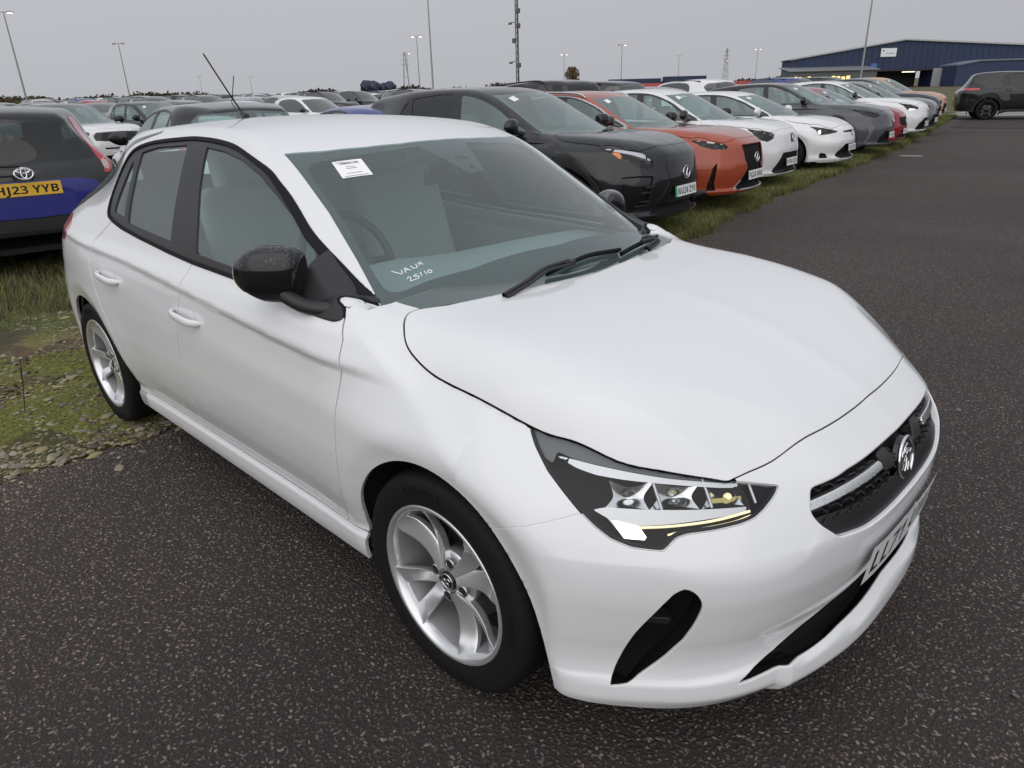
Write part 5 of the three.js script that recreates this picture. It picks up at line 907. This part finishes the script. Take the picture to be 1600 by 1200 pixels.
  const lift = (x, z) => { const d = edgeN(z) - x; return d < 0 ? -.012 : .010 * sstep(0, .25, d) + (d < 6 ? .05 * (fbm(x * 1.7, z * 1.7, 3) - .42) * sstep(.1, .8, d) : 0); };
  sheet('ground', (x, z) => { const b = blot(x, z, .35), c = blot(x, z, 1.3), dry = sstep(.45, .62, b);  const base = [lerp(.75, 1.25, dry) + .3 * (c - .45), lerp(1.0, 1.0, dry) + .3 * (c - .45), lerp(.7, .95, dry)]; return base; },
    zs.map(z => [-900, -400, -200, -120, -80, -60, -45, -34, -26, -20, -16, -13, -11, -9.5, ...step(-8.5, -1.2, 120), 0, 10, 60, 300, 900].map(x => [x, groundY(x, z) + lift(x, z) - .006 - (x > 0 ? .03 : 0), z])), 3, turfM);
  // lane of chipped tarmac up to the cross road
  const laneM = new THREE.MeshStandardMaterial({ map: chipC, bumpMap: chipH, bumpScale: .008, roughness: .84, vertexColors: true, side: THREE.DoubleSide });
  const zl = zs.filter(z => z > -34.5 && z < 60).concat([-34.6]);
  sheet('road', (x, z) => { const b = blot(x, z, .8), c = blot(x, z, .22), e = sstep(.5, 0, x - edgeN(z)); const k = 1.08 + .8 * (b - .45) + .7 * (c - .45) + .35 * e; const warm = sstep(.46, .6, blot(x + 40, z, .5)); return [k * (1 + .05 * warm), k, k * (1 - .05 * warm)]; },
    zl.map(z => { const e = edgeN(z); return [0, .04, .1, .18, .28, .4, .55, .75, 1, 1.3, 1.7, 2.1, 2.6, 3.1, 3.6, 4.2, 5, 6, 7.5, 10, 16, 40, 120].map(d => [e + d + (d > 3 ? (d / 40) * .0 : 0), groundY(e + d, z) + .002 - .010 * sstep(.05, 0, d), z]); }), T, laneM);
  // paler concrete cross road beyond, and worn white paint
  const conM = new THREE.MeshStandardMaterial({ color: new THREE.Color().setRGB(.22, .215, .21), roughness: .8, vertexColors: true, side: THREE.DoubleSide, bumpMap: chipH, bumpScale: .004 });
  sheet('cross_road', (x, z) => { const k = .8 + .5 * blot(x, z, .5); return [k, k, k]; }, step(-34.6, -48, 20).map(z => step(-10, 90, 60).map(x => [x, groundY(x, z) + .006, z])), T, conM);
  sheet('road_patch', (x, z) => { const k = .55 + .5 * blot(x, z, .6); return [k, k, k * 1.03]; }, step(-26.2, -31.2, 14).map(z => step(0, 1, 40).map(u => { const e = edgeN(z) + .5, x = lerp(e, 40, u * u); return [x, groundY(x, z) + .009, z + .25 * Math.sin(x * .9)]; })), T, laneM);
  const paintM = std([.62, .62, .60], .8), mark = (x, z, w, d, t) => { const s = new THREE.Shape(), q = rng(Math.round(x * 100 + 900)); for (let i = 0; i < 18; i++) { const a = i / 18 * 6.283, k = 1 + (q() - .5) * .3, c = Math.cos(a), n = Math.sin(a); s[i ? 'lineTo' : 'moveTo'](Math.sign(c) * Math.pow(Math.abs(c), .4) * w * k, Math.sign(n) * Math.pow(Math.abs(n), .4) * d * k); } const g = new THREE.ShapeGeometry(s).rotateX(-Math.PI / 2).rotateY(t).translate(x, groundY(x, z) + .012, z); const o = part(numbered('road_marking'), g, paintM, scene); o.userData = { kind: 'structure' }; };
  mark(-3.6, -15.66, .24, .07, .3); mark(-5.4, -35.2, .8, .16, 0); mark(-7.6, -37.6, .9, .2, 0); mark(-3.2, -36.2, .6, .14, .1);
  // ---- things that lie and grow on it ----
  const inst = (name, label, g, mat, n, fn) => { const m = new THREE.InstancedMesh(g, mat, n), o = new THREE.Object3D(), c = new THREE.Color(); let k = 0; for (let i = 0; i < n; i++) { const v = fn(o, c); if (!v) continue; o.updateMatrix(); m.setMatrixAt(k, o.matrix); m.setColorAt(k, c); k++; } m.count = k; m.name = name; m.castShadow = m.receiveShadow = true; m.userData = { label, kind: 'stuff' }; scene.add(m); return m; };
  const q = rng(41), W1 = std([1, 1, 1], .85), gy = (x, z) => groundY(x, z) + lift(x, z) - .006;
  const blade = (() => { const p = [], ix = []; for (let k = 0; k < 3; k++) { const a = k * 2.1 + .3, c = Math.cos(a), s = Math.sin(a), w = .045, o = p.length / 3; p.push(-c * w + s * .15 * k, 0, -s * w, c * w + s * .15 * k, 0, s * w, s * .25 - c * w * .6, .55, -c * .25 - s * w * .6, s * .25 + c * w * .6, .55, -c * .25 + s * w * .6, s * .62, .95, -c * .62); ix.push(o, o + 1, o + 3, o, o + 3, o + 2, o + 2, o + 3, o + 4); } const g = new THREE.BufferGeometry(); g.setAttribute('position', new THREE.Float32BufferAttribute(p, 3)); g.setIndex(ix); g.computeVertexNormals(); return g; })();
  const grassM = phy([1, 1, 1], { roughness: .8, transmission: .3, thickness: 0 });
  const green = [[.17, .20, .045], [.22, .24, .06], [.14, .17, .04], [.2, .2, .06]], dry = [[.24, .20, .09], [.19, .15, .075], [.30, .25, .13]];
  inst('verge_grass', 'short green grass on the verge under and before the parked row', blade, grassM, 200000, (o, c) => { const z = lerp(-2, -34, Math.pow(q(), 1.5)), d = q() ** 1.2 * (q() < .5 ? 1.6 : 5), x = edgeN(z) - .03 - d, b = blot(x, z, 1.1); if (b < .33 && q() < .6) return 0; const h = (.03 + .07 * q()) * (.6 + b) * (z < -14 ? 1.4 : 1); o.position.set(x, gy(x, z), z); o.rotation.set((q() - .5) * .5, q() * 6.28, (q() - .5) * .5); o.scale.set(h * 1.1, h, h * 1.1); const k = (q() < .78 ? green : dry)[Math.floor(q() * 3)], f = .75 + q() * .5; c.setRGB(k[0] * f, k[1] * f, k[2] * f); return 1; });
  inst('rough_grass', 'dry yellowing rough grass between the two near rows', blade, grassM, 42000, (o, c) => { const x = lerp(-3.2, -12, Math.pow(q(), .8)), z = lerp(3.6, -3.2, q()), b = blot(x, z, .9), nr = sstep(-4.4, -5.6, x); if (q() > .10 + nr * .9 || b < .40 - nr * .06) return 0; const h = (.03 + .13 * q() * nr) * (.6 + b); o.position.set(x, gy(x, z), z); o.rotation.set((q() - .5) * .7, q() * 6.28, (q() - .5) * .7); o.scale.set(h * .8, h, h * .8); const k = (q() < .45 ? green : dry)[Math.floor(q() * 3)], f = .6 + q() * .5; c.setRGB(k[0] * f, k[1] * f, k[2] * f); return 1; });
  const blob = (d, sq, sd) => { const g = new THREE.IcosahedronGeometry(1, d), p = g.attributes.position, qq = rng(sd), mp = new Map(); for (let i = 0; i < p.count; i++) { const key = [0, 1, 2].map(k => p.array[i * 3 + k].toFixed(3)).join(); if (!mp.has(key)) mp.set(key, .75 + qq() * .4); const s = mp.get(key); p.setXYZ(i, p.getX(i) * s, p.getY(i) * s * sq, p.getZ(i) * s); } g.computeVertexNormals(); return g; };
  inst('moss', 'yellow green moss cushions on the bare verge beside the rear wheel', blob(1, .45, 5), std([1, 1, 1], .95), 60000, (o, c) => { const z = lerp(3.2, -2.5, q()), x = edgeN(z) - .02 - 3.2 * Math.pow(q(), 1.3), b = blot(x, z, 1.6); if (b < .46 || (b < .56 && q() < .6)) return 0; const s = (.003 + .008 * q()) * (.5 + b); o.position.set(x, gy(x, z), z); o.rotation.set(0, q() * 6, 0); o.scale.set(s * (1 + q()), s, s * (1 + q())); const bright = blot(x + 9, z, 2.3) > .52, f = .7 + q() * .6; c.setRGB((bright ? .115 : .055) * f, (bright ? .125 : .058) * f, (bright ? .022 : .018) * f); return 1; });
  inst('gravel', 'pale broken stones and grit along the verge edge', blob(1, .5, 9), std([1, 1, 1], .85), 28000, (o, c) => { const z = lerp(4.5, -3.5, q()), d = q() < .22 ? q() * q() * .5 : q() * 2.8, x = edgeN(z) - d + (q() < .25 ? .35 * q() * q() : 0), s = .0035 + .009 * q() ** 2 + (q() < .04 ? .014 : 0); if (blot(x, z, 2.1) < .36) return 0; o.position.set(x, Math.max(gy(x, z), groundY(x, z)) + s * .25, z); o.rotation.set((q() - .5) * .5, q() * 6, (q() - .5) * .5); o.scale.set(s * (1 + q() * .8), s * .8, s); const f = .08 + q() * .20, t = .15 + q() * .35; c.setRGB(f * (1.05 + t * .3), f, f * (1 - t)); return 1; });
  inst('loose_chippings', 'loose pale chippings scattered over the tarmac', blob(0, .55, 3), std([1, 1, 1], .7), 16000, (o, c) => { const a = q() * 6.28, R = .4 + 6 * Math.sqrt(q()), x = .2 + Math.cos(a) * R, z = 1.2 + Math.sin(a) * R, s = .0018 + .0034 * q() * q() + (q() < .006 ? .006 : 0); if (x < edgeN(z) + .05) return 0; o.position.set(x, groundY(x, z) + .002 + s * .2, z); o.rotation.set((q() - .5) * .8, q() * 6, (q() - .5) * .8); o.scale.set(s * (1.2 + q()), s, s * (1 + q() * .4)); const f = q() < .75 ? .06 + q() * .08 : .16 + q() * .16, t = q() * .2; c.setRGB(f * (1 + t * .4), f * (1 - t * .1), f * (1 - t)); return 1; });
  const leafG = (() => { const s = new THREE.Shape(); s.moveTo(0, 0); s.quadraticCurveTo(.35, .25, 0, 1); s.quadraticCurveTo(-.35, .25, 0, 0); const g = new THREE.ShapeGeometry(s, 4).rotateX(-Math.PI / 2), p = g.attributes.position; for (let i = 0; i < p.count; i++) p.setY(i, .25 * Math.abs(p.getX(i)) + .12 * Math.sin(p.getZ(i) * 3)); g.computeVertexNormals(); return g; })();
  inst('fallen_leaves', 'small dead leaves lying on the verge', leafG, std([1, 1, 1], .8), 2600, (o, c) => { const z = lerp(4, -3, q()), x = edgeN(z) - 3.2 * q() + .15, s = .012 + .026 * q(); o.position.set(x, Math.max(gy(x, z), groundY(x, z)) + .006, z); o.rotation.set((q() - .5) * .7, q() * 6, (q() - .5) * .7); o.scale.setScalar(s); const f = .4 + q() * .9; c.setRGB(.20 * f, .14 * f, .075 * f); return 1; });
  for (const [x, z, h, sd, lab] of [[-3.02, 1.16, .30, 3, 'dried brown weed stalk nearest the rear wheel at the left'], [-3.35, 1.38, .26, 8, 'dried brown weed stalk by the left edge of the picture'], [-4.3, 1.55, .30, 5, 'dried brown weed stalk in the grass before the blue bumper'], [-5.4, .15, .42, 11, 'tall thin grass stalk standing behind the tail of the white hatchback']]) {
    const t = thing('dried_weed', lab, 'weed', [x, gy(x, z), z]), u = rng(sd), M2 = std([.06, .042, .028], .9), tip = [(u() - .5) * .1, h, (u() - .5) * .1]; part('stem', tube([[0, 0, 0], [tip[0] * .2, h * .5, tip[2] * .6], tip], .0028, 10, 5), M2, t);
    for (let i = 0; i < 11; i++) { const k = .25 + .7 * i / 11, a = u() * 6.28, l = h * (.12 + .16 * u()); const b0 = [tip[0] * k, h * k, tip[2] * k], b1 = [b0[0] + Math.cos(a) * l, b0[1] + l * .8, b0[2] + Math.sin(a) * l]; part('twig', bar(b0, b1, .0016, .001, 4), M2, t); part('seed_head', new THREE.IcosahedronGeometry(.006 + .005 * u(), 0).translate(...b1), M2, t); }
  }
}
// ---------- far things ----------
{ // blue warehouse
  const t = thing('blue_warehouse', 'large navy blue metal warehouse with a low grey front annex and white sign', 'warehouse', [-51.78, groundY(-51.78, -118.45), -118.45], .789);
  const navy = std([.022, .036, .085], .55, .1), navy2 = std([.026, .042, .098], .55, .1), grey = std([.095, .11, .11], .6), pale = std([.42, .44, .45], .5), dark = std([.03, .03, .032], .8);
  const ext = (pts, d, z0) => { const s = new THREE.Shape(pts.map(p => new THREE.Vector2(...p))); return new THREE.ExtrudeGeometry(s, { depth: d, bevelEnabled: false }).translate(0, 0, z0); };
  const main = [[0, 0], [0, 4.45], [17.9, 6.9], [62, 4.3], [62, 0], [23.5, 0], [23.5, 2.7], [12.2, 2.7], [12.2, 0]];
  part('wall', ext(main, 4, -4), navy, t);
  const rf = part('roof', merge([ext([[-.25, 4.42], [17.9, 6.93], [62.2, 4.3], [62.2, 4.42], [17.9, 7.08], [-.25, 4.56]], 4.4, -4.1)]), grey, t);
  part('roof_edge', ext([[-.3, 4.48], [17.9, 6.99], [62.2, 4.36], [62.2, 4.6], [17.9, 7.2], [-.3, 4.7]], .25, .06), pale, rf);
  for (let x = 1; x < 62; x += 1) { const h = x < 17.9 ? 4.45 + x * .1369 : 6.9 - (x - 17.9) * .059, y0 = x > 12 && x < 23.6 ? 2.75 : 0; part('cladding_rib', box(.09, h - y0 - .1, .06, x, y0 + (h - y0) / 2, .03), navy2, t); }
  const an = part('annex', ext([[-1.6, 0], [-1.6, 2.75], [12, 2.75], [12, 0]], 4, .3), grey, t);
  part('annex_roof', new THREE.BoxGeometry(14.2, .12, 4.9).rotateX(.14).translate(5.2, 3.02, 2.2), std([.20, .215, .22], .5, .2), an);
  const lit = std([.7, .55, .25], .6, 0, { emissive: new THREE.Color(1, .72, .26), emissiveIntensity: 1.1 });
  for (const [a, b, n] of [[-1.1, 1.7, 4], [4.8, 7.9, 4]]) for (let i = 0; i < n; i++) { const wd = (b - a) / n, x = a + wd * (i + .5), w = part('window', box(wd - .06, 1.15, .08, x, 1.42, 4.32), std([.08, .08, .085], .5), an); part('window_pane', box(wd - .2, 1.0 - (i % 3) * .12, .03, x, 1.42, 4.375), lit, w); }
  part('porch_light', box(.22, .12, .1, 3.4, 1.5, 4.36), lit, an);
  const dk = part('loading_bay', merge([box(11.2, 2.7, .2, 17.85, 1.35, -5.2), box(11.2, .2, 5.4, 17.85, 2.6, -2.6), box(11.2, .1, 5.4, 17.85, .06, -2.6)]), dark, t);
  part('bay_lamp', box(1.9, .14, .5, 20.2, 2.35, -1.6), std([1, .95, .8], .5, 0, { emissive: new THREE.Color(1, .93, .75), emissiveIntensity: 1.6 }), dk);
  for (const x of [13.6, 14.7]) part('bay_lamp', box(.7, .3, .2, x, .75, -1.5), lit, dk);
  part('bay_side_screen', ext([[0, 0], [0, 2.75], [1.1, 2.75], [2.6, 2.2], [2.6, 0]], .2, 1.2).translate(22.6, 0, 0), std([.30, .31, .32], .6), t);
  const sg = part('sign', box(2.5, 1.25, .1, 15.5, 5.25, .12), std([.75, .77, .78], .5), t);
  part('sign_print', new THREE.PlaneGeometry(2.4, 1.15).translate(15.5, 5.25, .18), new THREE.MeshStandardMaterial({ map: canvasTex(128, 64, (x, w, h) => { x.fillStyle = '#e3e7ea'; x.fillRect(0, 0, w, h); x.fillStyle = '#5f7688'; x.fillRect(10, 12, 16, 12); x.fillStyle = '#6b7c8a'; x.font = 'bold 13px sans-serif'; x.fillRect(40, 34, 8, 8); for (let i = 0; i < 9; i++) x.fillRect(52 + i * 7, 36, 5, 7); }), roughness: .6 }), sg);
  part('bay_sign', box(1.0, .8, .08, 13.4, 3.3, .12), std([.06, .16, .42], .5), t);
  const lo = part('side_block', ext([[24, 0], [24, 2.9], [27.5, 3.45], [62, 3.6], [62, 0]], 5, .2), navy2, t); part('ledge', ext([[24, 2.92], [27.5, 3.47], [62, 3.62], [62, 3.8], [27.5, 3.68], [24, 3.1]], 5.3, .1), std([.16, .19, .24], .5), lo);
}
{ // lamp columns: pole, cross arm, two heads; those alight glow
  const glow = std([1, .95, .8], .4, 0, { emissive: new THREE.Color(1, .90, .66), emissiveIntensity: 5 }), unlit = std([.25, .25, .26], .5), steel = std([.30, .31, .32], .45, .5);
  const post = (x, z, h, rot, lit, label, two = true) => {
    const t = thing('lamp_post', label, 'lamp post', [x, groundY(x, z), z], rot, 'tall floodlight posts over the car lot');
    part('pole', new THREE.CylinderGeometry(.07, .13, h, 12).translate(0, h / 2, 0), steel, t); part('cross_arm', box(two ? 1.7 : .9, .08, .08, two ? 0 : .4, h, 0), steel, t);
    for (const s of two ? [-1, 1] : [1]) { const hd = part('lamp_head', box(.62, .16, .5, s * .85, h - .02, 0, .04, 0, 0, s * -.12), unlit, t); part('lamp_lens', box(.5, .05, .42, s * .85, h - .12, .02, 0, .25, 0, s * -.12), lit === 2 || (lit === 1 && s > 0) ? glow : std([.4, .4, .4], .3), hd); }
  };
  post(-110.1, -24.5, 11.6, .8, 2, 'lit lamp post leaning into the top left corner above the trees'); post(-162.6, -55.3, 11.6, .8, 0, 'unlit lamp post above the treeline left of the aerial');
  post(-74.3, -62, 12.2, .8, 0, 'tallest unlit lamp post, middle of the sky left of the mast'); post(-134, -108.5, 12.6, .8, 2, 'lit lamp post just left of the tallest unlit one'); post(-203.9, -160.7, 13, .8, 1, 'shortest lit lamp post of the three left of the mast');
  post(-166, -198, 11.4, .8, 2, 'lit lamp post right of the mast over the black crossover'); post(-116.6, -162.3, 11.0, .8, 1, 'lit lamp post above the orange crossover'); post(-164.8, -268.9, 11.6, .8, 0, 'thin unlit lamp post above the white small hatchback'); post(-212.3, -396.2, 12.5, .8, 1, 'small far lit lamp post right of the thin unlit one'); post(-135.6, -277.5, 12.8, .8, 2, 'lit lamp post left of the warehouse', true);
  post(-33.2, -96.9, 13.5, .8, 0, 'lamp post in front of the warehouse'); post(-420, -184, 11.5, .8, 0, 'tiny far lamp post above the treeline'); post(-330, -168, 9, .8, 0, 'faint far lamp post over the dark roofs');
  // camera mast: three legs and lacing
  const t = thing('camera_mast', 'tall lattice camera mast rising out of the top of the picture', 'mast', [-43.6, groundY(-43.6, -45.6), -45.6]), mt = std([.12, .125, .13], .5, .5), leg = k => [Math.cos(k * 2.094) * .12, Math.sin(k * 2.094) * .12];
  for (let k = 0; k < 3; k++) { const [a, b] = leg(k); part('mast_leg', bar([a, 0, b], [a, 13, b], .045), mt, t); }
  for (let i = 0; i < 26; i++) for (let k = 0; k < 3; k++) { const [a, b] = leg(k), [c, d] = leg(k + 1); part('lacing', bar([a, i * .5, b], [c, i * .5 + .5, d], .012, .012, 5), mt, t); }
  for (const [y, s] of [[6.3, 1], [5.2, -1], [3.3, 1], [7.4, 1]]) part('mast_box', box(.30, .36, .22, s * .26, y, .1, .03), mt, t);
  for (const y of [6.6, 3.6]) part('mast_camera', merge([bar([-.2, y, 0], [-.7, y, .1], .03), box(.34, .14, .14, -.7, y - .08, .1, .03)]), mt, t);
}
{ // red vans, blue trailers, covered load
  const red = paint([.40, .022, .025]), v = new THREE.Group();
  part('body', new THREE.ExtrudeGeometry(new THREE.Shape([[0, .4], [4.7, .4], [4.75, 1.0], [4.3, 1.25], [3.6, 2.05], [3.3, 2.15], [.05, 2.15], [0, 2.0]].map(p => new THREE.Vector2(...p))), { depth: 1.85, bevelEnabled: true, bevelSize: .05, bevelThickness: .05, bevelSegments: 2 }).translate(0, 0, -.92), red, v);
  part('windscreen', new THREE.BoxGeometry(.03, .95, 1.6).rotateZ(.7).translate(3.98, 1.66, 0), U.smoke, v); for (const [x, s] of [[.9, 1], [.9, -1], [3.7, 1], [3.7, -1]]) part('wheel', new THREE.CylinderGeometry(.34, .34, .2, 14).rotateX(Math.PI / 2).translate(x, .34, s * .85), M.rubber, v);
  const r = rng(9);
  for (let i = 0; i < 46; i++) {
    const row = i % 2, u = (i >> 1) / 22, x = -88 + u * 36 - row * 9, z = -112 - u * 22 - row * 8, o = v.clone(); o.name = numbered('red_van'); o.position.set(x + r() * .6, groundY(x, z) - .6, z + r()); o.rotation.y = .6 + r() * .1; o.userData = { label: 'small red van in the far mass of red vans left of the warehouse', category: 'van', group: 'red vans in the far mass' }; scene.add(o);
  }
  for (const [i, x, z, l] of [[0, -84.5, -122, 10], [1, -77, -128, 8]]) { const t = thing('blue_trailer', i ? 'shorter navy box trailer standing above the red vans, right one' : 'longer navy box trailer standing above the red vans, left one', 'trailer', [x, groundY(x, z) + .2, z], .79); part('box_body', box(l, 1.5, 2.4, 0, 1.55 + i * .25, 0, .05), std([.012, .025, .07], .5), t); part('chassis', box(l * .96, .2, 2, 0, .65, 0), M.dark, t); for (const s of [-1, 1]) part('wheel', new THREE.CylinderGeometry(.45, .45, 2.3, 16).rotateX(Math.PI / 2).translate(l * .3 * s, .45, 0), M.rubber, t); }
  // lumpy dark blue wrapped load on a platform, beyond the second row
  const t = thing('wrapped_load', 'lumpy dark blue wrapped load standing above the car roofs in the distance', 'wrapped load', [-58, groundY(-58, -42), -42], .75), pl = std([.014, .022, .05], .5);
  part('platform', box(7, .2, 2.6, -.5, 1.15, 0), std([.03, .10, .12], .6), t); for (const s of [-1, 1]) part('platform_wheel', new THREE.CylinderGeometry(.45, .45, 2.4, 16).rotateX(Math.PI / 2).translate(s * 2, .45, 0), M.rubber, t);
  for (let i = 0; i < 6; i++) { const g = new THREE.SphereGeometry(.62, 24, 16), p = g.attributes.position; for (let k = 0; k < p.count; k++) { const X = p.getX(k), Y = p.getY(k), Z = p.getZ(k), s = 1 + .10 * Math.sin(X * 9 + i) * Math.sin(Y * 11 + i * 2) + .08 * Math.sin(Z * 13 + X * 6); p.setXYZ(k, X * s, Y * s * .95, Z * s); } g.computeVertexNormals(); part('wrapped_bale', g.translate(-1.4 + (i % 4) * .66, 1.75 + (i > 3 ? .1 : 0) + .1 * Math.sin(i * 5), i > 3 ? .8 : -.1), pl, t); }
}
{ // woods along the skyline and one lone tree
  const r = rng(31), leafG = new THREE.BufferGeometry(); leafG.setAttribute('position', new THREE.Float32BufferAttribute([-.5, 0, 0, .5, .1, .1, 0, .9, -.1, -.2, .3, .4, .3, .6, -.4, -.4, .8, .2], 3)); leafG.computeVertexNormals();
  const wood = (name, label, n, at, cols, size) => { const m = new THREE.InstancedMesh(leafG, std([1, 1, 1], .9), n), o = new THREE.Object3D(), c = new THREE.Color(); for (let i = 0; i < n; i++) { const [x, y, z] = at(r); o.position.set(x, y, z); o.rotation.set(r() * 6, r() * 6, r() * 6); o.scale.setScalar(size * (.6 + r() * .8)); o.updateMatrix(); m.setMatrixAt(i, o.matrix); const q = cols[Math.floor(r() * cols.length)], b = .7 + r() * .6; m.setColorAt(i, c.setRGB(q[0] * b, q[1] * b, q[2] * b)); } m.name = name; m.userData = { label, kind: 'stuff' }; scene.add(m); };
  const humps = Array.from({ length: 60 }, () => [r(), .9 + r() * 1.3, .7 + r() * 1.3]);
  const green = [[.055, .058, .024], [.09, .075, .035], [.045, .052, .022], [.12, .085, .04], [.07, .066, .03]];
  wood('distant_wood', 'autumn brown and green wood along the skyline at the left', 26000, q => { const hm = humps[Math.floor(q() * 60)], u = clamp(hm[0] + (q() + q() + q() - 1.5) * .035, -.1, 1.05), x = lerp(-166, -136, u), z = lerp(-14, -60, u), a = q() * 6.28, rr = Math.sqrt(q()), h = hm[1]; return [x + Math.cos(a) * rr * 3, groundY(x, z) + .2 + q() * h * Math.sqrt(1 - rr * rr * .8), z + Math.sin(a) * rr * 3]; }, green, .5);
  wood('distant_hedge', 'low faint hedge on the far skyline between the roofs', 9000, q => { const u = q(), x = lerp(-250, -120, u), z = lerp(-150, -330, u); return [x, groundY(x, z) + q() * (1.6 + 1.2 * Math.sin(u * 60) * Math.sin(u * 23)), z + q() * 6]; }, [[.06, .062, .05], [.075, .07, .05]], 1.1);
  const t = thing('lone_tree', 'small bare-looking autumn tree on the skyline right of the mast', 'tree', [-128, groundY(-128, -156), -156]);
  part('trunk', merge([bar([0, 0, 0], [.1, 2.6, 0], .28, .16), bar([.1, 2.2, 0], [1.2, 4.4, .3], .13, .04), bar([.1, 2.4, 0], [-1.0, 4.6, -.3], .13, .04), bar([.1, 2.5, 0], [.2, 5.2, .5], .13, .04)]), std([.07, .055, .04], .9), t);
  const cg = [], q = rng(4); for (let i = 0; i < 520; i++) { const a = q() * 6.28, h = q(), R = 2.0 * Math.sqrt(q()) * Math.sqrt(1 - (h - .45) ** 2 * 2.4); cg.push(leafG.clone().scale(.5, .5, .5).rotateX(q() * 6).rotateY(q() * 6).translate(Math.cos(a) * R, 2.6 + h * 3.4, Math.sin(a) * R)); } part('crown', merge(cg), std([.16, .10, .045], .9), t);
  const pyl = (x, z, h, l) => { const t = thing('pylon', l, 'pylon', [x, groundY(x, z), z], .8), m = std([.2, .205, .21], .6, .3), L = (a, b, w) => part('lattice_bar', bar(a, b, w, w, 5), m, t); for (const [a, b] of [[1, 1], [1, -1], [-1, 1], [-1, -1]]) L([a * 2.2, 0, b * 2.2], [a * .3, h, b * .3], .14); for (let i = 1; i < 5; i++) { const k = h * i / 5, s = 2.2 - 1.9 * i / 5; L([-s, k, s], [s, k, s], .1); L([-s, k, s], [s * .8, k + h / 5, s * .8], .08); } for (const k of [.68, .8, .92]) L([-3.6 + k, h * k, 0], [3.6 - k, h * k, 0], .12); };
  pyl(-420, -330, 26, 'far pylon standing left of the black crossover roof'); pyl(-300, -560, 26, 'far pylon between the lamp posts right of the mast');
}
renderer.render(scene, camera);
